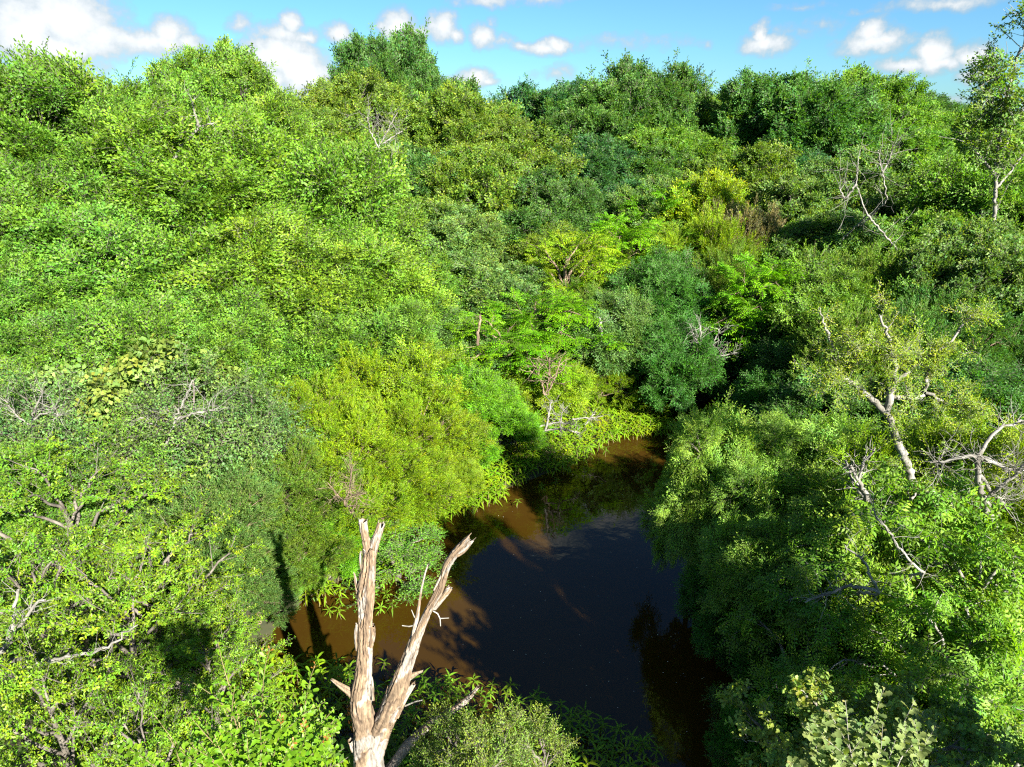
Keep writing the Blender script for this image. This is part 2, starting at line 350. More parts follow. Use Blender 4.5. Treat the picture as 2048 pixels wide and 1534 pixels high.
def grow(seed, H, R, zlo=.18, boughs=16, secs=6, per=8, temps=None, arch=.25, droop=.15, size=1.0, lump=.3, trunk_r=None,
         base_bias=.45, shape='dome', up=.35, out=1.15, jit=.5, bark=None, leafm=None, bare=0.0, fork=0, lean=(0, 0), spread=.20, yellow=.11, inner=.35):
    """one tree: (trunk mesh, crown mesh), base at the origin"""
    rng = np.random.default_rng(seed); wood = MB(); crown = MB()
    tr = trunk_r or .028 * H + .02
    top = np.array([lean[0], lean[1], H * .86])
    nT = 9; t = np.linspace(0, 1, nT)[:, None]
    tp = top * t + np.cumsum(rng.normal(0, R * .035, (nT, 3)), 0) * [1, 1, 0] + [0, 0, -.3]
    tp[0] = [0, 0, -.4]
    tube(wood, tp, np.linspace(tr, tr * .22, nT), 8)
    zc = (H + H * zlo) / 2; hz = (H - H * zlo) / 2
    Ps, Ds, Us = [], [], []
    lo = -.75 if shape != 'flat' else -.1
    for b in range(boughs):
        cz = 1 - (1 - lo) * (b + .4) / boughs; phi = b * 2.39996 + rng.normal(0, .3)
        sz = math.sqrt(max(0, 1 - cz * cz))
        k = 1 - lump + 1.25 * lump * rng.random()
        if shape == 'cone':
            zz = H * zlo + (H - H * zlo) * (cz * .5 + .5); rr = R * (1.08 - (cz * .5 + .5)) * k; tip = np.array([math.cos(phi) * rr, math.sin(phi) * rr, zz])
        else:
            tip = np.array([math.cos(phi) * sz * R * k, math.sin(phi) * sz * R * k, zc + cz * hz * (k * .5 + .5)])
        tip[:2] += np.array(lean) * np.clip(tip[2] / H, 0, 1)
        hd = math.hypot(tip[0] - lean[0] * .5, tip[1] - lean[1] * .5)
        zb = np.clip(tip[2] - hd * base_bias - .12 * H, .10 * H, .80 * H)
        u = np.clip((zb + .3) / (H * .86), 0, .97) * (nT - 1); i = int(u); p0 = tp[i] * (1 - u % 1) + tp[min(i + 1, nT - 1)] * (u % 1)
        v = tip - p0; ln = np.linalg.norm(v)
        pts = bez(p0, p0 + v * [.35, .35, .25] + [0, 0, arch * ln], p0 + v * [.72, .72, .8] + [0, 0, arch * ln * .9], tip - [0, 0, droop * ln * .3], 8)
        pts[1:-1] += rng.normal(0, .025 * ln, (6, 3))
        r0 = max(.012, tr * .42 * (ln / (R * 1.3)) ** .8)
        tube(wood, pts, np.linspace(r0, .008 + .001 * H, 8), 5)
        for s in range(secs):
            tt = .34 + .66 * (s + rng.random() * .7) / secs; f = min(tt * 7, 6.99); i = int(f); q0 = pts[i] * (1 - f % 1) + pts[i + 1] * (f % 1)
            tg = nrm(pts[i + 1] - pts[i]); side = nrm(np.cross(tg, [0, 0, 1.])) * (1 if s % 2 else -1)
            d = nrm(tg * .75 + side * rng.uniform(.3, 1.0) + np.array([0, 0, rng.normal(.12, .3)]))
            if s == secs - 1: d = tg; q0 = pts[-2]
            l2 = R * rng.uniform(.26, .46) * (1.15 - .3 * tt) if shape != 'cone' else R * rng.uniform(.2, .36)
            q = q0 + d * l2 * np.linspace(0, 1, 4)[:, None] + np.array([0, 0, -1]) * droop * l2 * (np.linspace(0, 1, 4)[:, None] ** 2)
            tube(wood, q, np.linspace(max(.006, r0 * .3), .004, 4), 3)
            if rng.random() < bare: continue
            m = max(2, int(per * rng.uniform(.7, 1.3)))
            w = rng.random(m) ** .55 * 3; w[0] = 2.99; i = np.minimum(w.astype(int), 2); ww = (w - i)[:, None]
            pp = q[i] * (1 - ww) + q[i + 1] * ww
            g = nrm(q[i + 1] - q[i]); sg = nrm(np.cross(g, [0, 0, 1.])) * rng.choice([-1., 1.], m)[:, None]
            dd = g * .8 + sg * rng.uniform(0, .9, m)[:, None] + rng.normal(0, jit, (m, 3)) + [0, 0, .12 - droop * .6]
            o = nrm(pp - np.array([lean[0] * .5, lean[1] * .5, zc * .8])); uu = np.array([0, 0, up]) + o * out + rng.normal(0, jit, (m, 3))
            Ps.append(pp + rng.normal(0, .06 * R * .3, (m, 3))); Ds.append(dd); Us.append(uu)
    Ps = np.concatenate(Ps); Ds = np.concatenate(Ds); Us = np.concatenate(Us)
    # slow drift of tone through the crown: some boughs yellower, some bluer
    ph = rng.random(6) * 6.28
    a = np.sin(Ps[:, 0] * 2.1 / R * 1.5 + ph[0]) * np.sin(Ps[:, 2] * 3.2 / R + ph[1]) + .6 * np.sin(Ps[:, 1] * 3.3 / R + ph[2])
    tn = np.stack([1 + .10 * a, 1 + .03 * a, 1 - .08 * a], 1)
    scatter(crown, temps, Ps, Ds, Us, size * rng.uniform(.75, 1.2, len(Ps)), rng, tn, spread, yellow)
    wm = wood.mesh('trunk', [bark or BARK]); cm = crown.mesh('crown', [leafm or LEAF, bark or BARK])
    return dict(H=H, R=R, trunk=wm, crown=cm)

def make_bough(seed, temps, nspr, r=1.0, size=1.0, subs=11, sub_r=.42, shell=.66, lo=-.25, up=.6, jit=.4, arch=.25, bark=None, leafm=None, spread=.17, yellow=.09, drop=0.0):
    """one leafy bough: twigs that fan out from the origin into a lumpy dome, +z pointing away from the tree"""
    rng = np.random.default_rng(seed); mb = MB(); C0 = []
    for k in range(subs):
        cz = 1 - (1 - lo) * (k + .5) / subs; sz = math.sqrt(max(0, 1 - cz * cz)); ph = k * 2.4 + rng.normal(0, .35); q = shell * rng.uniform(.72, 1.12)
        C0.append(np.array([math.cos(ph) * sz, math.sin(ph) * sz, cz]) * r * q)
    for c in C0:
        a = bez(np.array([0, 0, -.5 * r]), np.array([0, 0, -.2 * r]) + c * .2, c * .7, c * 1.1, 5); tube(mb, a, np.linspace(.022, .006, 5) * r, 4, 1, TW)
        for j in range(3):
            e = c * 1.1 + rng.normal(0, .25 * r, 3); ribbon(mb, c * .8, e, .004)
    k = rng.integers(0, subs, nspr); C0 = np.array(C0)[k]
    o = nrm(rng.normal(0, 1, (nspr, 3)) + nrm(C0) * 1.1); p = C0 + o * sub_r * r * (rng.random(nspr) ** .5)[:, None] * rng.uniform(.65, 1.35, subs)[k][:, None]; far_ = rng.random(nspr) < .09; p = p * np.where(far_, rng.uniform(1.08, 1.32, nspr), 1)[:, None]
    out = nrm(p + [0, 0, .35 * r]); D = out * .75 + o * .5 + rng.normal(0, jit, (nspr, 3)) + [0, 0, arch - drop]
    U = np.array([0, 0, up]) + out * .7 + rng.normal(0, jit, (nspr, 3))
    a = np.sin(p[:, 0] * 4 / r + seed) * np.sin(p[:, 2] * 5 / r) + .5 * np.sin(p[:, 1] * 6 / r); sv = rng.normal(0, 1, subs)[k]
    tn = np.stack([1 + .07 * a + .05 * sv, 1 + .02 * a + .03 * sv, 1 - .06 * a], 1)
    scatter(mb, temps, p - D / np.linalg.norm(D, axis=1, keepdims=True) * .12 * r, D, U, size * rng.uniform(.7, 1.2, nspr), rng, tn, spread, yellow)
    return mb.mesh('bough', [leafm or LEAF, bark or BARK])
def skeleton(seed, H, R, zlo, n, br, boughs, lump=.22, lo=-.45, tall=1.0, bark=None, trunk_r=None, lean=(0, 0), upmix=.75, top=1.0):
    """trunk and limbs, and where each bough sits: (position, axis, scale)"""
    rng = np.random.default_rng(seed); wood = MB(); tr = trunk_r or .026 * H + .02
    nT = 9; t = np.linspace(0, 1, nT)[:, None]; tp = np.array([lean[0], lean[1], H * .8]) * t + np.cumsum(rng.normal(0, R * .035, (nT, 3)), 0) * [1, 1, 0]; tp[0] = [0, 0, -.4]
    tube(wood, tp, np.linspace(tr, tr * .25, nT), 8)
    zc = (H + H * zlo) / 2; hz = (H - H * zlo) / 2; A = []
    for b in range(n):
        cz = top - (top - lo) * (b + .35) / n; phi = b * 2.39996 + rng.normal(0, .25); cz = min(cz, .97); sz = math.sqrt(1 - cz * cz)
        s = br * rng.uniform(.78, 1.2); k = 1 - lump + 1.3 * lump * rng.random()
        d = np.array([math.cos(phi) * sz, math.sin(phi) * sz, cz]); e = np.array([R, R, hz]) - s * .75
        p = np.array([0, 0, zc]) + d * np.maximum(e, .1) * k; p[:2] += np.array(lean) * (p[2] / H)
        ax = nrm(np.array([d[0], d[1], d[2] * .6 + upmix]) + rng.normal(0, .15, 3)); A.append((p, ax, s, s * tall * rng.uniform(.85, 1.2), rng.random() * 6.283, int(rng.integers(0, len(boughs)))))
        hd = math.hypot(p[0], p[1]); zb = np.clip(p[2] - hd * .55 - .1 * H, .08 * H, .74 * H); u = np.clip((zb + .3) / (H * .8), 0, .97) * (nT - 1); i = int(u); p0 = tp[i] * (1 - u % 1) + tp[min(i + 1, nT - 1)] * (u % 1)
        v = p - p0; ln = np.linalg.norm(v); q = bez(p0, p0 + v * [.35, .35, .2], p - ax * ln * .3, p - ax * s * .1, 7); q[1:-1] += rng.normal(0, .02 * ln, (5, 3))
        tube(wood, q, np.linspace(max(.015, tr * .4), .02, 7), 5)
    me = wood.mesh('trunk', [bark or BARK], True)
    return dict(H=H, R=R, trunk=me, anchors=A, boughs=boughs)

# ------------------------------------------------------------------ ground and water
SHORE = [W(*p) for p in [(430,1420),(470,1330),(520,1290),(590,1215),(650,1175),(740,1135),(840,1050),(930,1010),(1020,975),(1110,940),(1190,895),(1240,850),(1330,822),(1430,795),(1500,800),(1560,850),
         (1560,950),(1500,1080),(1520,1220),(1500,1350),(1560,1500),(1600,1700),(1400,1760),(1150,1640),(950,1560),(760,1500),(620,1450),(520,1430)]]
SH = np.array([[p.x, p.y] for p in SHORE])
def shore_dist(x, y):
    """distance to the pond's edge, negative on the water"""
    x = np.asarray(x, float); y = np.asarray(y, float); d = np.full(x.shape, 1e9); ins = np.zeros(x.shape, bool)
    for i in range(len(SH)):
        a, b = SH[i], SH[(i + 1) % len(SH)]; e = b - a
        t = np.clip(((x - a[0]) * e[0] + (y - a[1]) * e[1]) / (e @ e), 0, 1)
        d = np.minimum(d, np.hypot(x - a[0] - t * e[0], y - a[1] - t * e[1]))
        c = ((a[1] > y) != (b[1] > y)); ins ^= c & (x < e[0] * (y - a[1]) / (e[1] if abs(e[1]) > 1e-9 else 1e-9) + a[0])
    return np.where(ins, -d, d)
def gz(x, y):
    x = np.asarray(x, float); y = np.asarray(y, float); s = shore_dist(x, y)
    n = .07 * np.sin(x * 1.7 + 1) * np.sin(y * 1.3) + .05 * np.sin(x * 3.9 + y * 2.7) + .03 * np.sin(x * 9.1 - y * 7.3)
    out = .02 + np.minimum(s, 1.2) * .16 + np.clip(s - 1.2, 0, 9) * .06 + n * np.clip(s * 1.2, 0, 1)
    return np.where(s < 0, np.maximum(-.8, s * .5 - .01), out)
def axis_coords(lo, hi, step, far):
    c = list(np.arange(lo, hi + 1e-6, step)); a, s = c[-1], step
    while a < far: s *= 1.35; a += s; c.append(a)
    a, s = c[0], step
    while a > -far: s *= 1.35; a -= s; c.insert(0, a)
    return np.array(c)
gx = axis_coords(-14, 14, .22, 4000); gy = axis_coords(3, 26, .22, 4000)
X, Y = np.meshgrid(gx, gy); Z = gz(X, Y)
nx, ny = len(gx), len(gy)
gi = (np.arange(ny - 1)[:, None] * nx + np.arange(nx - 1)[None]).ravel()
gm = MB(); gm.add(np.stack([X.ravel(), Y.ravel(), Z.ravel()], 1), np.stack([gi, gi + 1, gi + nx + 1, gi + nx], 1))
m, n, l, b = mat('forest_soil'); SOIL = m
tcn = n.new('ShaderNodeTexCoord'); a1 = n.new('ShaderNodeTexNoise'); a1.inputs['Scale'].default_value = 2.2; a1.inputs['Detail'].default_value = 9; a1.inputs['Roughness'].default_value = .7
l.new(tcn.outputs['Object'], a1.inputs['Vector']); r = n.new('ShaderNodeValToRGB')
r.color_ramp.elements[0].position = .38; r.color_ramp.elements[0].color = (.015, .022, .006, 1)
r.color_ramp.elements[1].position = .68; r.color_ramp.elements[1].color = (.035, .026, .014, 1)
e = r.color_ramp.elements.new(.5); e.color = (.025, .028, .009, 1)
l.new(a1.outputs['Fac'], r.inputs[0]); l.new(r.outputs[0], b.inputs['Base Color']); b.inputs['Roughness'].default_value = 1
tag(link('ground', gm.mesh('ground', [SOIL], True)), kind='structure')

m, n, l, b = mat('pond_water')
tcn = n.new('ShaderNodeTexCoord'); a1 = n.new('ShaderNodeTexNoise'); a1.inputs['Scale'].default_value = .35; a1.inputs['Detail'].default_value = 3
l.new(tcn.outputs['Object'], a1.inputs['Vector']); r = n.new('ShaderNodeValToRGB')
r.color_ramp.elements[0].position = .35; r.color_ramp.elements[0].color = (.022, .0112, .0009, 1)
r.color_ramp.elements[1].position = .7; r.color_ramp.elements[1].color = (.030, .0168, .0030, 1)
l.new(a1.outputs['Fac'], r.inputs[0]); l.new(r.outputs[0], b.inputs['Base Color'])
b.inputs['Roughness'].default_value = .015; b.inputs['IOR'].default_value = 1.33; b.inputs['Specular IOR Level'].default_value = .5
a2 = n.new('ShaderNodeTexNoise'); a2.inputs['Scale'].default_value = 2.2; a2.inputs['Detail'].default_value = 3
l.new(tcn.outputs['Object'], a2.inputs['Vector'])
bp = n.new('ShaderNodeBump'); bp.inputs['Strength'].default_value = .12; bp.inputs['Distance'].default_value = .03
l.new(a2.outputs['Fac'], bp.inputs['Height']); l.new(bp.outputs[0], b.inputs['Normal'])
WATER = m
wme = bpy.data.meshes.new('water')
ctr = SH.mean(0); SO = [ctr + (p - ctr) * 1.12 for p in SH]
wme.from_pydata([(p[0], p[1], 0) for p in SO], [], [tuple(range(len(SO)))]); wme.materials.append(WATER)
tag(link('water', wme), kind='structure')

# ------------------------------------------------------------------ prototypes of the plants
R_ = np.random.default_rng
ELM = [spray(i, .66, 4, .28, .062, .100, .058, 52, .32, .30) for i in range(5)]
ELMN = [spray(20 + i, .50, 4, .22, .044, .074, .038, 52, .22, .18, .15) for i in range(5)]
BRO = [spray(40 + i, .42, 4, .20, .062, .090, .064, 60, .5, .05, .35, tip=(1.2, 1, .7)) for i in range(5)]
FAR = [spray(60 + i, .60, 4, .32, .105, .135, .100, 58, .6, .1, .4) for i in range(5)]
CED = [plume(80 + i, .34, 7, .13, .030, .070, .024) for i in range(5)]
PIN = [pinnate(100 + i, 4, .32, .055, .082, .034) for i in range(4)]
TWI = [spray(120 + i, .34, 3, .18, .040, .048, .032, 60, .6, .02, .5, tw=.003) for i in range(5)]
OAK = [oaktuft(140 + i, nl=10, ll=.072, lw=.032) for i in range(5)]
VIN = [spray(160 + i, .45, 3, .25, .09, .13, .11, 70, .45, .3, .3) for i in range(4)]
PEC = [pinnate(180 + i, 4, .34, .058, .100, .036, .55, .9) for i in range(4)]
PAL = [oaktuft(200 + i, .28, 9, .09, .06, (1.1, 1.05, .9), pr=((0, .1), (.35, .75), (.5, .4), (.72, 1), (1, .3))) for i in range(4)]
SML = [spray(220 + i, .32, 4, .16, .034, .044, .025, 55, .5, .05, .35, tw=.003) for i in range(4)]

PR = {}
def proto(kind, *a, **k):
    t0 = TRIS; PR.setdefault(kind, []).append(grow(*a, **k)); COUNT.append((kind, TRIS - t0))
COUNT = []
def skel(kind, *a, **k):
    t0 = TRIS; PR.setdefault(kind, []).append(skeleton(*a, **k)); COUNT.append((kind, TRIS - t0))
ELF = [spray(500 + i, .40, 4, .18, .036, .060, .034, 52, .32, .25, .2) for i in range(5)]
OKF = [spray(520 + i, .28, 4, .15, .040, .062, .044, 60, .5, .05, .35, tip=(1.2, 1, .75)) for i in range(5)]
CDF = [plume(540 + i, .26, 8, .10, .022, .045, .015) for i in range(5)]
t0 = TRIS
B_ELM = [make_bough(600 + i, ELF, 540, size=1.10, subs=10, sub_r=.44, shell=.72, jit=.50, arch=.40, up=.6) for i in range(5)]
B_OAK = [make_bough(620 + i, OKF, 560, size=1.05, subs=13, sub_r=.36, shell=.74, jit=.5, arch=.25, up=.5) for i in range(5)]
B_CED = [make_bough(640 + i, CDF, 420, size=1.15, subs=12, sub_r=.36, jit=.35, arch=.35, up=.3, bark=BARKR) for i in range(3)]
B_NEL = [make_bough(660 + i, ELMN, 330, size=.85, subs=7, sub_r=.50, shell=.80, lo=-.1, jit=.3, arch=.0, up=1.3) for i in range(4)]
COUNT.append(('boughs', TRIS - t0))
for s in range(3): skel('elm', 300 + s, 10, 3.6, .08, 22, 1.30, B_ELM, lump=.36, tall=1.3, lean=(R_(s).normal(0, .5), R_(s + 9).normal(0, .5)))
for s in range(2): skel('elm5', 310 + s, 6, 3.0, .05, 16, 1.15, B_ELM, lump=.36, tall=1.1)
for s in range(3): skel('oak', 320 + s, 9, 3.4, .10, 22, 1.20, B_OAK, lump=.28, tall=1.15)
for s in range(2): skel('oak5', 330 + s, 5.5, 2.6, .08, 16, 1.0, B_OAK, lump=.22)
for s in range(3): skel('far', 340 + s, 10, 3.8, .35, 22, 1.30, B_OAK, lump=.30, lo=-.2, tall=1.2)
for s in range(3): skel('low', 360 + s, 4.6, 2.3, .06, 13, .92, B_ELM, lump=.36)
for s in range(3): skel('cedar', 380 + s, 3.0, 1.7, .02, 12, .72, B_CED, lump=.32, lo=-.2, tall=1.25, bark=BARKR)
for s in range(2): skel('nearelm', 440 + s, 4.6, 2.1, .12, 17, .78, B_NEL, lump=.42, upmix=1.0, tall=.8)
proto('pin', 400, 4.2, 1.9, .15, 18, 5, 6, PIN, arch=.25, droop=.05, size=1.05, lump=.3, shape='flat', up=1.0, out=.2, jit=.2, bark=BARKR)
proto('twiggy', 420, 3.4, 1.9, .05, 26, 6, 9, TWI, arch=.1, droop=.05, size=1.15, lump=.35, bark=BARK, bare=.02)
for s in range(2): proto('nearoak', 450 + s, 3.5, 1.6, .08, 22, 6, 7, OAK, arch=.2, droop=-.1, size=.82, lump=.35, leafm=LEAFG)
proto('pecan', 460, 3.6, 1.5, .12, 20, 6, 6, PEC, arch=.2, droop=.2, size=.85, lump=.35, bark=BARKW)
proto('paleoak', 470, 3.8, .95, .3, 13, 5, 7, PAL, arch=.2, droop=.0, size=.72, lump=.35, bark=BARKW)
proto('small', 480, 2.4, .7, .08, 14, 5, 7, SML, arch=.15, droop=-.1, size=.85, lump=.45)
proto('vine', 490, 2.6, 1.4, .05, 16, 5, 7, VIN, arch=.1, droop=.25, size=.7, lump=.3)
for k in PR:
    for p in PR[k]:
        if 'anchors' in p: continue
        p['trunk'].polygons.foreach_set('use_smooth', np.ones(len(p['trunk'].polygons), bool))

# ------------------------------------------------------------------ colours of foliage (reflectance)
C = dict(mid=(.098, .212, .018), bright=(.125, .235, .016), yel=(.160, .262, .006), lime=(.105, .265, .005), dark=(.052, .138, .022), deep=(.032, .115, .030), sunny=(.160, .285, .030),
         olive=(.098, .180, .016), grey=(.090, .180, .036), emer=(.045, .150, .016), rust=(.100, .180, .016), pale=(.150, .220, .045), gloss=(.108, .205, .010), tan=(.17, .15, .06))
NAMES = dict(elm='elm_tree', low='elm_tree', nearelm='elm_tree', oak='oak_tree', far='oak_tree', nearoak='water_oak', paleoak='post_oak', cedar='juniper_bush', pin='sumac_tree',
             twiggy='thorny_shrub', pecan='pecan_tree', small='willow_shrub', vine='grape_vine')
CAT = dict(cedar='bush', twiggy='shrub', small='shrub', vine='vine')
cnt = {}
def dress(root, pr, v, j, y, rg):
    """hangs the crown, or bough after bough, on a tree"""
    if 'crown' in pr:
        c = link('crown', pr['crown'], root); c.color = (v[0] * j * (1 + y), v[1] * j, v[2] * j * (1 - y), 1); return
    for p, ax, s, sz, spin, k in pr['anchors']:
        o = link('bough', pr['boughs'][k], root); q = Vector(ax).to_track_quat('Z', 'Y').to_matrix().to_4x4() @ Matrix.Rotation(spin, 4, 'Z')
        o.matrix_local = Matrix.Translation(Vector(p)) @ q @ Matrix.Diagonal((s, s, sz, 1)); jj = j * rg.uniform(.92, 1.09); yy = y + rg.uniform(-.05, .06)
        o.color = (v[0] * jj * (1 + yy), v[1] * jj, v[2] * jj * (1 - yy), 1)
def plant(kind, px, py, D, R, col, label, group=None, hmul=1.0):
    rg = random.Random(px * 7 + py * 3)
    t = P(px, py, D); zg = float(gz(t.x, t.y)); zg = max(zg, -.3); h = max(1.0, (t.z - zg)) * hmul
    nm = NAMES[kind]; ct = CAT.get(kind, 'tree')
    if kind in ('elm', 'oak') and h < 7.2: kind += '5'
    k = cnt.get(kind, 0); cnt[kind] = k + 1; pr = PR[kind][k % len(PR[kind])]
    if 'anchors' in pr: h = max(1.0, h * (1.03 if D > 36 else (.93 if h > 6 else .94)))
    root = bpy.data.objects.new(nm, None); scene.collection.objects.link(root); root.empty_display_size = .3
    root.location = (t.x, t.y, zg); root.rotation_euler = (0, 0, rg.random() * 6.283); root.scale = (R / pr['R'], R / pr['R'], h / pr['H'])
    tag(root, label, ct, group)
    link('trunk', pr['trunk'], root)
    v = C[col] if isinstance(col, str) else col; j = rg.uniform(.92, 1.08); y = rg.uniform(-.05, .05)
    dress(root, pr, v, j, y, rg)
    return root

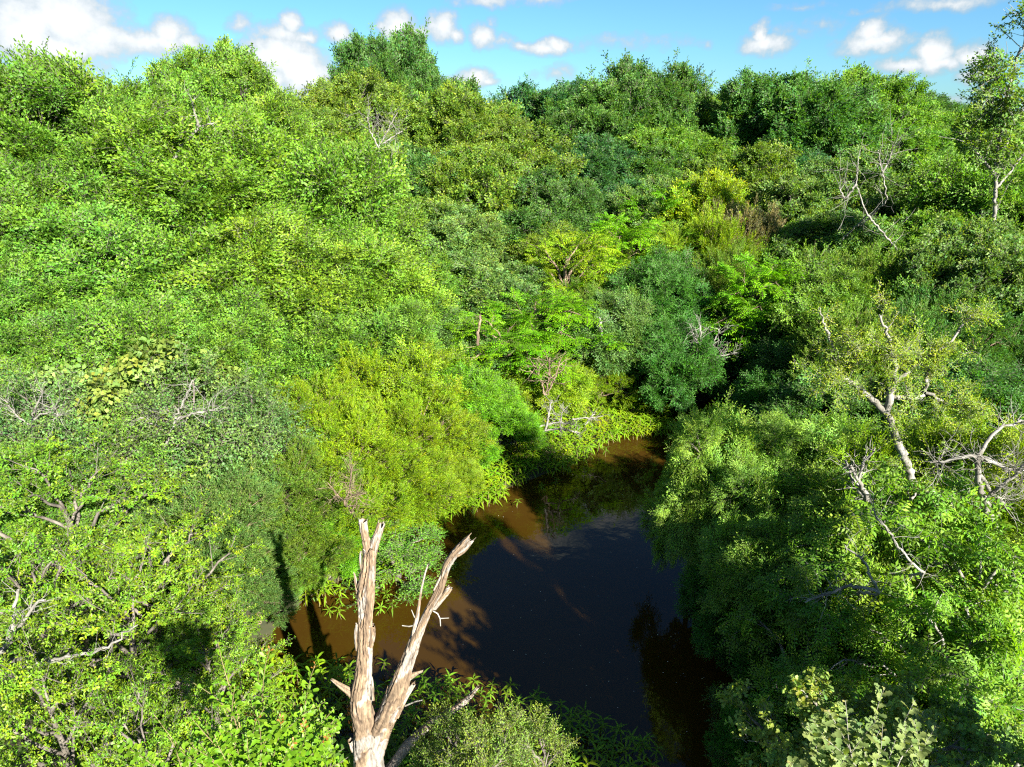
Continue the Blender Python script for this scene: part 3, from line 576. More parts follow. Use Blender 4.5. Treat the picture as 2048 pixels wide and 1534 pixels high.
T = [
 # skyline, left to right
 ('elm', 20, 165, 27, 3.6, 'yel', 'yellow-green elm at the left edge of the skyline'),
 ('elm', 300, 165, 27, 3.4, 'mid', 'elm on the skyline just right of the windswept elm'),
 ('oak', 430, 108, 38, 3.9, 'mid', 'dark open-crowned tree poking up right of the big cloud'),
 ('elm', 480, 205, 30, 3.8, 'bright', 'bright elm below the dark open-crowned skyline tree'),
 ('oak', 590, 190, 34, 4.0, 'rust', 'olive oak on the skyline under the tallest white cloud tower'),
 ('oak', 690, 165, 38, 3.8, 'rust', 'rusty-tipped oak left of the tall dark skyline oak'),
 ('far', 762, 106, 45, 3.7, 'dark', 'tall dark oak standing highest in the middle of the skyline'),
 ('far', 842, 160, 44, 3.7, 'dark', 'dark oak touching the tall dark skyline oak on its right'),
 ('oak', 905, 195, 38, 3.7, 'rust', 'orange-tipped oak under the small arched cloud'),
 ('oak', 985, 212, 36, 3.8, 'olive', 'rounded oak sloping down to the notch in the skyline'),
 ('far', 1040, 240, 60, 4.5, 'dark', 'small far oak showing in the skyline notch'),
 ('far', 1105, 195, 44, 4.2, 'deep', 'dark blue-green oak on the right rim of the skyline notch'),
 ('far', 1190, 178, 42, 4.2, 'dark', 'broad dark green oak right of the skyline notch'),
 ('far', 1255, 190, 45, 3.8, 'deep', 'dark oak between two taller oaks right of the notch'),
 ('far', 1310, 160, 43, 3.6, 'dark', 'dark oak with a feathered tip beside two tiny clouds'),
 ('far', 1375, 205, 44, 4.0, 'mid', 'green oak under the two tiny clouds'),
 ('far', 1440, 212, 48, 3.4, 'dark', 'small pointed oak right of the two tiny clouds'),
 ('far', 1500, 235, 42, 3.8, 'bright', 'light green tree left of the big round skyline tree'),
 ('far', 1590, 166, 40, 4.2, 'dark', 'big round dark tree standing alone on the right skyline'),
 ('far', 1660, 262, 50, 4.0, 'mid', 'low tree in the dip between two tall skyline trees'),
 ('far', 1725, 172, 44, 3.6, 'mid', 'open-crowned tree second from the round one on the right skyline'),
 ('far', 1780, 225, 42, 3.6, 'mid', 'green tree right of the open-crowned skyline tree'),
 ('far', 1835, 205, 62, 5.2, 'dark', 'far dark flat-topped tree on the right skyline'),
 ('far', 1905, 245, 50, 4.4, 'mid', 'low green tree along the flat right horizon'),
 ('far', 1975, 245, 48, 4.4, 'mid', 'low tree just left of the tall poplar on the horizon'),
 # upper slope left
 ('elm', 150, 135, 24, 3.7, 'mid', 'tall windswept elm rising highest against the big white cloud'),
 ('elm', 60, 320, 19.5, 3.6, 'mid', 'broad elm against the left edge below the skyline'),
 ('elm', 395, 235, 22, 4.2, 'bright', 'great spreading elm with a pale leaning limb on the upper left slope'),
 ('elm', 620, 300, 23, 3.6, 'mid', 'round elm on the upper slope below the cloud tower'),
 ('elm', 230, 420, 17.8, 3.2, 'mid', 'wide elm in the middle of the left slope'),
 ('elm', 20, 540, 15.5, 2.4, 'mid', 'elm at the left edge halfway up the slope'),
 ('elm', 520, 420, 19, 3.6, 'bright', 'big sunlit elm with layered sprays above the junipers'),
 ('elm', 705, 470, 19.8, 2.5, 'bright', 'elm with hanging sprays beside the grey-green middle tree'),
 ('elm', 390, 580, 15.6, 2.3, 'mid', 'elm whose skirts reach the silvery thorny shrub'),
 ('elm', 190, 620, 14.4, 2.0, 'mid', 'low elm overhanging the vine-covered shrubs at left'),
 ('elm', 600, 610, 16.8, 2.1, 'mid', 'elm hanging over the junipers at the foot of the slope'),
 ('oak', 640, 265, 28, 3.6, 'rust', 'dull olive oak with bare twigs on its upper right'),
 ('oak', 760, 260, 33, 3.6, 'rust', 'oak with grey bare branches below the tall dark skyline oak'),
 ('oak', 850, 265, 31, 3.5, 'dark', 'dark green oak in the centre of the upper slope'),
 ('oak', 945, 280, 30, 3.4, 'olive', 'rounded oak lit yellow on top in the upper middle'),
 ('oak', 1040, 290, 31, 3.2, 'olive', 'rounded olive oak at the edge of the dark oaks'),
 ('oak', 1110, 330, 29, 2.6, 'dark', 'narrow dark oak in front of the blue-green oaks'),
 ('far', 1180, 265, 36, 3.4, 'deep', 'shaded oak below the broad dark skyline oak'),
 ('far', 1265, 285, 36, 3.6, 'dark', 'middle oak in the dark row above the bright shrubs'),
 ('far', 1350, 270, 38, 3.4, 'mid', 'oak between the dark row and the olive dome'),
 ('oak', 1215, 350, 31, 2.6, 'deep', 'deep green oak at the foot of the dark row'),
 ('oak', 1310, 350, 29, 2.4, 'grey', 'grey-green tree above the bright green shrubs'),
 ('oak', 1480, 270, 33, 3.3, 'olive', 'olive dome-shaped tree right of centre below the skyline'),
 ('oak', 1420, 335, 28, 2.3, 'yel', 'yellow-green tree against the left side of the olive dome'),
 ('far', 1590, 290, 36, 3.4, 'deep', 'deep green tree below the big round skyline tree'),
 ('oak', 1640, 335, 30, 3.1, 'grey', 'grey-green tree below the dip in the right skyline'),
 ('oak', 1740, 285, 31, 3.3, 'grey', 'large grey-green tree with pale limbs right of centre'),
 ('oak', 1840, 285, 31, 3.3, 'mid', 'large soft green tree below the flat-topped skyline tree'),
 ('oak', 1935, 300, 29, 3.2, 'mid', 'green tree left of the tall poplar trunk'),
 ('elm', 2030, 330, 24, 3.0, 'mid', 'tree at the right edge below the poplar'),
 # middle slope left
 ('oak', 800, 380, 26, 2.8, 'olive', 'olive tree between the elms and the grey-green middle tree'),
 ('oak', 900, 400, 25, 2.8, 'grey', 'grey-green tree in the exact middle of the slope'),
 ('oak', 1010, 400, 26.5, 2.7, 'dark', 'dark green tree behind the grey-green middle trees'),
 ('oak', 1100, 440, 25, 2.2, 'olive', 'olive tree just left of the chartreuse shrubs'),
 ('oak', 990, 500, 21.5, 2.5, 'grey', 'pale grey-green tree above the lime sumac layer'),
 ('oak', 860, 510, 21, 2.2, 'mid', 'green tree with a dark trunk below the middle tree'),
 ('pin', 1150, 475, 22.5, 2.0, 'yel', 'chartreuse tree glowing between olive tree and lime sumac'),
 ('pin', 1250, 445, 25, 2.2, 'lime', 'lime sumac tree below the deep green oaks'),
 ('pin', 1335, 380, 28, 2.2, 'lime', 'bright green tree standing left of the brown vine tangle'),
 ('pin', 1330, 460, 25, 2.0, 'bright', 'bright layered sumac beside the brown vine tangle'),
 ('cedar', 1420, 420, 25, 1.9, 'yel', 'yellow juniper left of the brown vine tangle'),
 ('cedar', 1500, 390, 25.5, 1.7, 'tan', 'brown vine-choked juniper right of centre'),
 ('cedar', 1460, 500, 22, 1.6, 'olive', 'dull juniper hung with brown vines below the tangle'),
 ('oak', 1585, 420, 25, 2.5, 'mid', 'green tree right of the brown vine tangle'),
 ('pin', 1530, 530, 20, 1.9, 'lime', 'bright sumac below the brown vine tangle'),
 ('oak', 1690, 420, 24, 2.6, 'grey', 'grey-green tree with forked white limbs on the right slope'),
 ('oak', 1790, 420, 24, 2.7, 'grey', 'grey-green tree right of the forked white limbs'),
 ('oak', 1880, 420, 23, 2.6, 'mid', 'green tree on the right slope left of the edge tree'),
 ('oak', 1990, 430, 18, 2.3, 'grey', 'grey tree filling the right edge halfway up'),
 ('low', 1650, 540, 19, 2.1, 'mid', 'green tree above the dark hollow on the right'),
 ('cedar', 1750, 500, 19.5, 2.1, 'olive', 'juniper with upright plumes on the right slope'),
 ('low', 1850, 520, 18.5, 2.2, 'mid', 'tree with a yellow streak of vine on the right slope'),
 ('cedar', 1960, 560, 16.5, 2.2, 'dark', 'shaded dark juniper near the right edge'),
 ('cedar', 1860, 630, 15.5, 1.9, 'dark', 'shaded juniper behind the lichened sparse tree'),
 ('cedar', 1740, 620, 16, 1.8, 'olive', 'juniper behind the sparse tree on its left'),
 ('low', 1340, 500, 21.5, 1.9, 'emer', 'emerald umbrella-shaped tree above the hollow'),
 ('low', 1240, 590, 19.5, 1.5, 'grey', 'small grey-green tree with a pale stem left of the hollow'),
 ('cedar', 1200, 560, 20.5, 1.6, 'olive', 'olive juniper between lime sumac and grey tree'),
 ('pin', 1090, 595, 19, 2.1, 'lime', 'broad lime sumac layer in the centre'),
 ('pin', 980, 640, 18, 1.8, 'lime', 'lime sumac just left of the broad central one'),
 ('low', 880, 610, 18.5, 1.9, 'grey', 'grey-green bushy tree left of the lime sumacs'),
 ('low', 780, 590, 18, 2.0, 'mid', 'green tree in the notch above the juniper patch'),
 ('low', 1340, 640, 18.7, 1.4, 'emer', 'bright shrubby tree at the left mouth of the hollow'),
 ('low', 1310, 695, 19.6, 1.1, 'emer', 'low green tree leaning over the far bank'),
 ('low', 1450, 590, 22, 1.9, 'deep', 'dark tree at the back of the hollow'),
 ('low', 1560, 620, 19.5, 1.7, 'emer', 'layered green tree on the right rim of the hollow'),
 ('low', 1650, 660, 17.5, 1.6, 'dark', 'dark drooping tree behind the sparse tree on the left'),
 ('low', 1570, 730, 16.8, 1.3, 'emer', 'rounded green shrub on the shaded right bank'),
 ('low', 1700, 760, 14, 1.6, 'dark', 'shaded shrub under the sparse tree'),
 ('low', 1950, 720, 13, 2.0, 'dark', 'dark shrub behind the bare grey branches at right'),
 # lower slope left
 ('vine', 290, 680, 13.4, 1.7, 'pale', 'large-leaved pale vine draped over bushes, upper patch'),
 ('vine', 150, 760, 12.2, 1.5, 'pale', 'large-leaved pale vine draped between two thorny shrubs'),
 ('twiggy', 70, 770, 11.6, 1.5, 'grey', 'grey thorny shrub at the left edge'),
 ('twiggy', 370, 765, 12.2, 1.9, 'grey', 'big grey thorny shrub with bare silvery twigs'),
 ('twiggy', 490, 790, 12.4, 1.3, 'grey', 'dense grey-green shrub right of the silvery thorny shrub'),
 ('twiggy', 230, 860, 11.2, 1.2, 'mid', 'shaded thorny shrub between the left shrubs'),
 ('low', 20, 880, 10.3, 1.2, 'mid', 'green shrub at the left edge above the water oaks'),
 # juniper patch
 ('cedar', 610, 760, 14.3, 1.5, 'yel', 'juniper at the upper left of the yellow patch'),
 ('cedar', 720, 690, 16, 1.5, 'yel', 'tallest yellow juniper below the drooping elms'),
 ('low', 840, 690, 16.2, 1.4, 'yel', 'bright yellow-green leafy bush above the junipers'),
 ('low', 930, 730, 16, 1.3, 'lime', 'lime leafy bush right of the yellow bush'),
 ('cedar', 800, 780, 14.4, 1.4, 'yel', 'yellow juniper in the middle of the patch'),
 ('cedar', 690, 830, 13, 1.5, 'yel', 'yellow juniper with brown dead twigs at its foot'),
 ('low', 885, 825, 14.6, 1.1, 'yel', 'rounded yellow-green bush at the right of the junipers'),
 ('low', 990, 800, 15.4, 1.2, 'lime', 'green bush above the dead twigs on the bank'),
 ('low', 1090, 700, 17.8, 1.3, 'yel', 'bush with bare brown stems under the lime sumac'),
 ('cedar', 1210, 715, 18.6, 1.1, 'yel', 'golden broom-like bush at the head of the plant mat'),
 ('cedar', 790, 900, 12.7, 1.2, 'yel', 'juniper low over the brown water'),
 ('cedar', 560, 900, 11.7, 1.4, 'olive', 'dull olive juniper below the grey shrubs'),
 ('cedar', 430, 930, 10.8, 1.4, 'grey', 'grey-tinged juniper left of the dull olive one'),
 ('cedar', 690, 950, 11.6, 1.2, 'yel', 'juniper behind the split top of the dead tree'),
 ('low', 850, 930, 13.2, .8, 'yel', 'small yellow bush at the water edge'),
 ('cedar', 580, 1030, 10.7, 1.1, 'olive', 'juniper crossed by the shadow of the dead tree'),
 ('cedar', 460, 1060, 10.0, 1.1, 'grey', 'feathery grey-green juniper above the brown water corner'),
 ('cedar', 350, 1030, 9.8, 1.0, 'grey', 'juniper tucked behind the big water oak'),
 ('low', 650, 1040, 10.9, .75, 'lime', 'fresh green bush just left of the dead tree'),
 ('small', 790, 1075, 10.9, .85, 'mid', 'fan-shaped green shrub reaching over the water'),
 ('low', 620, 1105, 10.7, .75, 'bright', 'small green bush rooted at the water left of the dead tree'),
 ('cedar', 505, 1170, 9.6, .75, 'grey', 'feathery juniper tip hanging over the brown corner'),
 ('low', 905, 975, 13.9, .7, 'yel', 'low yellow bush dipping into the pond beyond the dead tree'),
 ('low', 560, 1150, 10.3, .6, 'mid', 'little bush in the shadow line of the dead tree'),
 ('cedar', 760, 990, 12.2, .8, 'yel', 'low juniper skirting the water behind the dead tree'),
 # near left
 ('nearoak', 110, 930, 9.4, 1.7, 'gloss', 'large sunlit water oak at the lower left'),
 ('nearoak', 330, 1060, 8.2, 1.3, 'gloss', 'water oak at the left corner of the pond'),
 ('nearoak', 30, 1100, 7.3, 1.2, 'gloss', 'water oak at the left edge with a pale bare fork'),
 ('nearoak', 210, 1170, 6.9, 1.3, 'gloss', 'water oak with a curved pale branch'),
 ('nearoak', 400, 1240, 7.2, .9, 'gloss', 'shaded water oak beside the young shooting oak'),
 ('nearoak', 90, 1330, 5.4, 1.0, 'gloss', 'water oak in the bottom left corner'),
 ('nearoak', 270, 1400, 5.2, .8, 'gloss', 'shaded water oak along the bottom edge'),
 # near right
 ('nearelm', 1465, 765, 10.6, 1.0, 'sunny', 'pale green elm standing tallest over the water'),
 ('nearelm', 1410, 865, 10.4, .85, 'sunny', 'low pale elm branch reaching out over the water'),
 ('nearelm', 1665, 800, 10.5, 1.4, 'sunny', 'big elm filling the right bank behind the leaning one'),
 ('nearelm', 1565, 895, 9.6, 1.1, 'sunny', 'lower elm boughs over the dark blue water'),
 ('nearelm', 1725, 900, 8.6, 1.4, 'sunny', 'elm at the foot of the sparse lichened tree'),
 ('nearelm', 1585, 1020, 8.4, 1.0, 'sunny', 'elm bough cluster right of the pond middle'),
 ('low', 1475, 1100, 9.0, .75, 'emer', 'shaded green sapling dipping to the dark water'),
 ('nearelm', 1895, 790, 9.6, 1.4, 'yel', 'yellow leafy tree mixed with the bare branches'),
 ('nearelm', 2025, 790, 8.8, 1.3, 'yel', 'thin yellow-green tree at the right edge'),
 ('pecan', 1860, 960, 7.6, 1.3, 'bright', 'pecan with drooping leaves right of the forked grey stem'),
 ('pecan', 2000, 1060, 6.7, 1.2, 'bright', 'pecan at the right edge above its twin'),
 ('pecan', 1720, 1060, 7.7, 1.2, 'mid', 'pecan in half shade beside the elms'),
 ('pecan', 1900, 1200, 6.2, 1.1, 'bright', 'pecan with bright drooping leaves low on the right'),
 ('pecan', 1650, 1190, 7.0, 1.0, 'mid', 'shaded pecan above the dark junipers'),
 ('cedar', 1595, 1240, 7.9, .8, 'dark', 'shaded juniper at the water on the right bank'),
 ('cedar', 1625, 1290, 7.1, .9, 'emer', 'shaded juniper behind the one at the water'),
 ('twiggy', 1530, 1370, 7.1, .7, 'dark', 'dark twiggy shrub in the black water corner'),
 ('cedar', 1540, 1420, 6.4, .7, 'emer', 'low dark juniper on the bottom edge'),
 ('paleoak', 1690, 1395, 4.6, .80, 'pale', 'pale post oak top at the bottom edge'),
 ('paleoak', 1850, 1400, 4.7, .75, 'pale', 'second pale post oak, nearer the corner'),
 ('paleoak', 1990, 1440, 4.6, .8, 'grey', 'shaded post oak in the bottom right corner'),
 ('small', 900, 1440, 5.9, .40, (.13, .19, .022), 'olive shrub in front of the fallen grey limb'),
 ('small', 1000, 1450, 5.7, .40, (.13, .19, .022), 'olive shrub right of the fallen grey limb'),
 ('small', 1080, 1445, 5.9, .36, (.13, .19, .022), 'olive shrub nearest the small water plants'),
 ('small', 960, 1495, 5.2, .38, (.13, .19, .022), 'olive shrub cut by the bottom edge'),
]
for t in T: plant(*t)
# unseen open oak, added right of the frame to shade and dapple the pond
for (x_, y_, h_, lb_) in [(6.0, 1.5, 7.0, 'unseen open oak added beside the viewpoint to dapple the pond')]:
    pr = PR['oak5'][0]; root = bpy.data.objects.new('oak_tree', None); scene.collection.objects.link(root); root.location = (x_, y_, float(gz(x_, y_))); root.scale = (.52, .52, h_ / 5.5)
    tag(root, lb_, 'tree'); link('trunk', pr['trunk'], root); dress(root, dict(pr, anchors=pr['anchors'][::3] + pr['anchors'][1:3]), C['mid'], 1, 0, random.Random(3))

# ------------------------------------------------------------------ far wood, undergrowth
rg = R_(5)
mb = MB(); n_ = 5200
yy = 55 + 260 * rg.random(n_) ** 1.6; xx = rg.uniform(-1, 1, n_) * (yy * .95 + 12)
hh = 6.6 + .9 * np.sin(xx * .35 + yy * .2) + .8 * np.sin(xx * .13 - yy * .31 + 2) + rg.normal(0, .5, n_) + (yy > 110) * .3
a = rg.random(n_) * 6.283
scatter(mb, FAR, np.stack([xx, yy, hh], 1), np.stack([np.cos(a), np.sin(a), .3 + 0 * a], 1), np.stack([rg.normal(0, .5, n_), -.6 + rg.normal(0, .4, n_), 1 + 0 * a], 1), 1.1 + yy / 90, rg)
o = link('distant_wood', mb.mesh('distant_wood', [LEAF, BARK])); o.color = (.085, .135, .035, 1); tag(o, 'mass of tree tops running level to the horizon', 'wood', kind='stuff')
mb = MB(); n_ = 2300
yy = 6 + 26 * rg.random(n_) ** 1.1; xx = rg.uniform(-1, 1, n_) * (yy * .82 + 2)
MAT = np.array([[W(*p).x, W(*p).y] for p in [(900,1000),(905,950),(1000,900),(1060,860),(1100,820),(1150,795),(1240,772),(1345,785),(1350,860),(1250,900),(1100,990),(950,1030)]])
def in_mat(x, y):
    c = np.zeros(x.shape, bool)
    for i in range(len(MAT)):
        a_, b_ = MAT[i], MAT[(i + 1) % len(MAT)]; e_ = b_ - a_
        c ^= ((a_[1] > y) != (b_[1] > y)) & (x < e_[0] * (y - a_[1]) / (e_[1] + 1e-9) + a_[0])
    return c
s = shore_dist(xx, yy); ok = (s > -.05) & ~in_mat(xx, yy); xx, yy, s = xx[ok], yy[ok], s[ok]; n_ = len(xx); a = rg.random(n_) * 6.283
zz = gz(xx, yy) + rg.random(n_) * .35 * np.clip(s, .2, 1)
scatter(mb, BRO[:3] + PIN[:2], np.stack([xx, yy, zz], 1), np.stack([np.cos(a), np.sin(a), .5 + 0 * a], 1), rg.normal(0, .5, (n_, 3)) + [0, -.3, 1], rg.uniform(.8, 1.5, n_), rg)
o = link('undergrowth', mb.mesh('undergrowth', [LEAF, BARK])); o.color = (.085, .15, .02, 1); tag(o, 'low leafy undergrowth covering the banks between the shrubs', 'undergrowth', kind='stuff')
print('TRIS after foliage', TRIS, COUNT)

# ------------------------------------------------------------------ the dead tree
def vnoise(u, v, seed, pu=None):
    """smooth value noise; u wraps at pu"""
    g = np.random.default_rng(seed).random((64, 64)); pu = pu or 64
    iu = np.floor(u).astype(int); iv = np.floor(v).astype(int); fu = u - iu; fv = v - iv
    fu = fu * fu * (3 - 2 * fu); fv = fv * fv * (3 - 2 * fv)
    a = g[iu % pu, iv % 64]; b = g[(iu + 1) % pu, iv % 64]; c = g[iu % pu, (iv + 1) % 64]; d = g[(iu + 1) % pu, (iv + 1) % 64]
    return (a * (1 - fu) + b * fu) * (1 - fv) + (c * (1 - fu) + d * fu) * fv
def resample(pts, rad, step):
    pts = np.asarray(pts, float); rad = np.asarray(rad, float)
    s = np.concatenate([[0], np.cumsum(np.linalg.norm(np.diff(pts, axis=0), axis=1))]); n = max(6, int(s[-1] / step)); q = np.linspace(0, s[-1], n)
    out = np.stack([np.interp(q, s, pts[:, i]) for i in range(3)] + [np.interp(q, s, rad)], 1)
    k = max(1, int(.09 / step)); w = np.ones(2 * k + 1) / (2 * k + 1)
    pad = np.concatenate([np.repeat(out[:1], k, 0), out, np.repeat(out[-1:], k, 0)])
    sm = np.stack([np.convolve(pad[:, i], w, 'valid') for i in range(4)], 1); sm[0, :3] = out[0, :3]; sm[-1, :3] = out[-1, :3]
    return sm[:, :3], sm[:, 3], q
def weathered(name, parent, pts, rad, seed, sides=48, step=.009, jag=.10, rough=1.0, grey=.5, cracks=()):
    pts, rad, s = resample(pts, rad, step); n = len(pts); Ln = s[-1]
    t = nrm(np.gradient(pts, axis=0)); a = nrm(np.cross(t, [0.05, 1.0, 0.02])); b = np.cross(t, a)
    th = np.arange(sides) * 2 * math.pi / sides; U = np.tile(th / (2 * math.pi), (n, 1)); S = np.repeat(s[:, None], sides, 1)
    r0 = rad[:, None]
    fib = vnoise(U * 30 + .6 * np.sin(S * 7), S * 4.5, seed + 1, 30); fib2 = vnoise(U * 12, S * 2.2 + U * 2 * 0, seed + 2, 12); big = vnoise(U * 3, S * 3.0, seed + 3, 3); fine = vnoise(U * 60, S * 22, seed + 7, 60)
    plate = vnoise(U * 5, S * 3.6 + .5 * np.sin(U * 12.566), seed + 4, 5) + .25 * vnoise(U * 20, S * 16, seed + 5, 20)
    pm = np.clip((plate - .62) / .06, 0, 1)
    ridge = np.abs(2 * fib - 1); groove = np.clip((.22 - ridge) / .22, 0, 1)
    ridge2 = np.abs(2 * fib2 - 1); groove2 = np.clip((.10 - ridge2) / .10, 0, 1)
    disp = r0 * (.16 * (big - .5) + .05 * (fine - .5)) * rough - groove * np.minimum(.010, r0 * .13) * rough - groove2 * np.minimum(.020, r0 * .28) * rough + pm * np.minimum(.012, r0 * .14) * rough
    dark = np.clip(groove * .45 + groove2 * .9, 0, 1)
    for (ang, f0, f1, w, dep) in cracks:       # long zigzag drying cracks
        f = S / Ln; zz = ang + .10 * (vnoise(S * 34, S * 0, seed + 9) - .5) + .25 * (vnoise(S * 7, S * 0 + 3, seed + 9) - .5)
        dd = np.abs((U * 2 * math.pi - zz + math.pi) % (2 * math.pi) - math.pi) * r0
        c = np.clip(1 - dd / w, 0, 1) * ((f > f0) & (f < f1)); disp = disp - c * dep; dark = np.maximum(dark, c)
    rr = np.maximum(r0 + disp, r0 * .25)
    if jag:
        jj = jag * (.15 + vnoise(U * 9, U * 0 + 2, seed + 6, 9)); cut = np.minimum(S, Ln - jj); shift = (cut - S)
    else: shift = 0 * S
    V = pts[:, None] + rr[..., None] * (np.cos(th)[None, :, None] * a[:, None] + np.sin(th)[None, :, None] * b[:, None]) + shift[..., None] * t[:, None]
    wood_ = np.array([.255, .238, .215]); brown = np.array([.165, .122, .080]); gry = np.array([.155, .150, .142]); drk = np.array([.035, .022, .015])
    g1 = np.clip((vnoise(U * 3, S * 1.6, seed + 11, 3) + .35 * (fib - .5) - (1 - grey) + .12) * 3, 0, 1)[..., None]
    T = wood_ * (1 - g1) + gry * g1; T = T * (1 - pm[..., None]) + (brown * (.7 + .5 * fib[..., None])) * pm[..., None]
    T = T * (.75 + .4 * fib[..., None]) * (.85 + .3 * fine[..., None]); T = T * (1 - dark[..., None] * .85) + drk * dark[..., None] * .85
    mb = MB(); i = np.arange(n - 1)[:, None] * sides; j = np.arange(sides)[None]; k = (j + 1) % sides
    F = np.stack([i + j, i + k, i + sides + k, i + sides + j], -1).reshape(-1, 4)
    mb.add(V.reshape(-1, 3), F, T.reshape(-1, 3))
    ce = V[-1].mean(0) - t[-1] * rad[-1] * .8; mb.add(np.concatenate([V[-1], ce[None]]), np.stack([np.arange(sides), (np.arange(sides) + 1) % sides, np.full(sides, sides), np.full(sides, sides)], 1)[:, :4], T[-1].mean(0) * .5)
    # the cap: degenerate quads become triangles when validated
    me = mb.mesh(name, [DEADWOOD]); me.validate()
    me.polygons.foreach_set('use_smooth', np.ones(len(me.polygons), bool))
    return link(name, me, parent)
m, n, l, b = mat('dead_wood'); DEADWOOD = m
at = n.new('ShaderNodeAttribute'); at.attribute_name = 'tint'; tcn = n.new('ShaderNodeTexCoord'); mp = n.new('ShaderNodeMapping'); mp.inputs['Scale'].default_value = (1, 1, .16); l.new(tcn.outputs['Object'], mp.inputs[0])
a1 = n.new('ShaderNodeTexNoise'); a1.inputs['Scale'].default_value = 60; a1.inputs['Detail'].default_value = 5; a1.inputs['Roughness'].default_value = .7; l.new(mp.outputs[0], a1.inputs['Vector'])
r = n.new('ShaderNodeValToRGB'); r.color_ramp.elements[0].position = .34; r.color_ramp.elements[0].color = (.45, .40, .36, 1); r.color_ramp.elements[1].position = .58; r.color_ramp.elements[1].color = (1.15, 1.12, 1.08, 1); l.new(a1.outputs['Fac'], r.inputs[0])
mx = n.new('ShaderNodeMix'); mx.data_type = 'RGBA'; mx.blend_type = 'MULTIPLY'; mx.inputs[0].default_value = 1; l.new(at.outputs['Color'], mx.inputs[6]); l.new(r.outputs[0], mx.inputs[7]); l.new(mx.outputs[2], b.inputs['Base Color']); b.inputs['Roughness'].default_value = .88
bp = n.new('ShaderNodeBump'); bp.inputs['Strength'].default_value = .7; bp.inputs['Distance'].default_value = .006; l.new(a1.outputs['Fac'], bp.inputs['Height']); l.new(bp.outputs[0], b.inputs['Normal'])

def path(lst, D, dz=None):
    pts, rad = [], []
    for i, q in enumerate(lst):
        d = D if len(q) < 4 else D + q[3]
        p = P(q[0], q[1], d); depth = (p.y * math.cos(PITCH) + (CAM_Z - p.z) * math.sin(PITCH)); pts.append(tuple(p)); rad.append(max(q[2] * depth / FPX, .003))
    return np.array(pts), np.array(rad)
SD = 6.35
snag = bpy.data.objects.new('dead_tree', None); scene.collection.objects.link(snag)
bp0 = P(738, 1600, SD); snag_base = Vector((bp0.x, bp0.y, float(gz(bp0.x, bp0.y)))); 
tag(snag, 'pale dead tree with two split broken stems standing at the near shore', 'tree')
def sn(name, lst, seed, **k):
    pts, rad = path(lst, SD); rad = rad * .82; return weathered(name, snag, pts, rad, seed, **k)
trunk_ = sn('trunk', [(735,1720,60),(736,1640,50),(738,1580,42),(738,1534,37),(735,1490,33),(729,1452,27),(724,1415,25),(722,1383,23),(728,1345,19.5),(731,1313,18),(731,1280,17),(731,1244,16),(732,1205,18),(731,1174,19.5),(735,1150,17),(739,1125,14),(739,1100,14.5),(738,1084,15)], 1, sides=64, step=.011, jag=.10, grey=.42, cracks=[(1.42, .70, .99, .011, .035), (1.80, .64, .985, .010, .03), (2.5, .36, .66, .014, .03), (1.1, .12, .36, .009, .02), (1.9, .10, .30, .009, .02), (.7, .3, .5, .008, .02)])
sn('broken_top', [(737,1110,9.5),(733,1085,9.5),(728,1062,9.5),(725,1045,10.5),(727,1030,11)], 12, jag=.10, grey=.2)
sn('broken_top', [(743,1110,10),(749,1085,10),(757,1062,9.5),(763,1046,9),(768,1030,7)], 13, jag=.16, grey=.2)
limb_ = sn('limb', [(742,1530,24),(752,1490,24),(764,1452,23),(780,1415,24),(794,1383,23),(806,1350,19),(818,1318,16),(829,1285,13.5),(843,1250,10.5),(858,1218,9.5),(874,1190,9),(884,1165,8.5),(890,1142,8.5),(900,1120,9.5),(916,1101,10.5),(934,1083,9.5),(954,1064,7)], 21, sides=52, step=.011, jag=.14, grey=.30, cracks=[(1.6, .68, .98, .009, .025), (2.3, .30, .60, .012, .025), (1.2, .15, .35, .009, .02), (2.0, .70, .93, .007, .02)])
sn('stub', [(716,1400,14),(704,1386,9),(690,1377,6.5),(675,1368,5),(661,1357,2.6)], 31, sides=24, jag=.04, grey=.1)
sn('stub', [(722,1205,10),(716,1180,6),(711,1160,3.4),(708,1143,1.2)], 32, sides=20, jag=.03, grey=.0)
sn('stub', [(806,1362,12),(820,1352,8),(834,1346,4.5),(848,1341,1.5)], 33, sides=20, jag=.02, grey=.2)
sn('stub', [(786,1428,15),(800,1405,12),(816,1383,8),(834,1361,2.5)], 34, sides=28, jag=.08, grey=.1)
sn('stub', [(868,1216,7),(880,1200,8),(892,1186,7.5),(903,1171,6.5)], 35, sides=28, jag=.05, grey=.1)
sn('stub', [(764,1425,9),(769,1405,6),(774,1388,4),(777,1370,2)], 36, sides=20, jag=.03, grey=.7)
sn('stub', [(716,1500,14),(706,1490,9),(700,1478,5)], 37, sides=20, jag=.03, grey=.1)
sn('splinter', [(822,1290,7),(828,1264,6.5),(833,1240,5.5),(836,1222,4),(840,1196,2.6),(844,1172,2.4),(851,1142,2),(857,1127,1.6)], 41, sides=18, jag=.04, grey=.2)
sn('bark_strip', [(910,1112,4),(921,1108,5,-.03),(934,1096,4.5,-.03),(948,1078,3,-.02)], 42, sides=14, jag=.05, grey=.0, rough=1.5)
sn('bark_strip', [(738,1290,9,-.02),(744,1268,9,-.04),(742,1245,7,-.03)], 43, sides=20, jag=.05, grey=.0, rough=1.4)
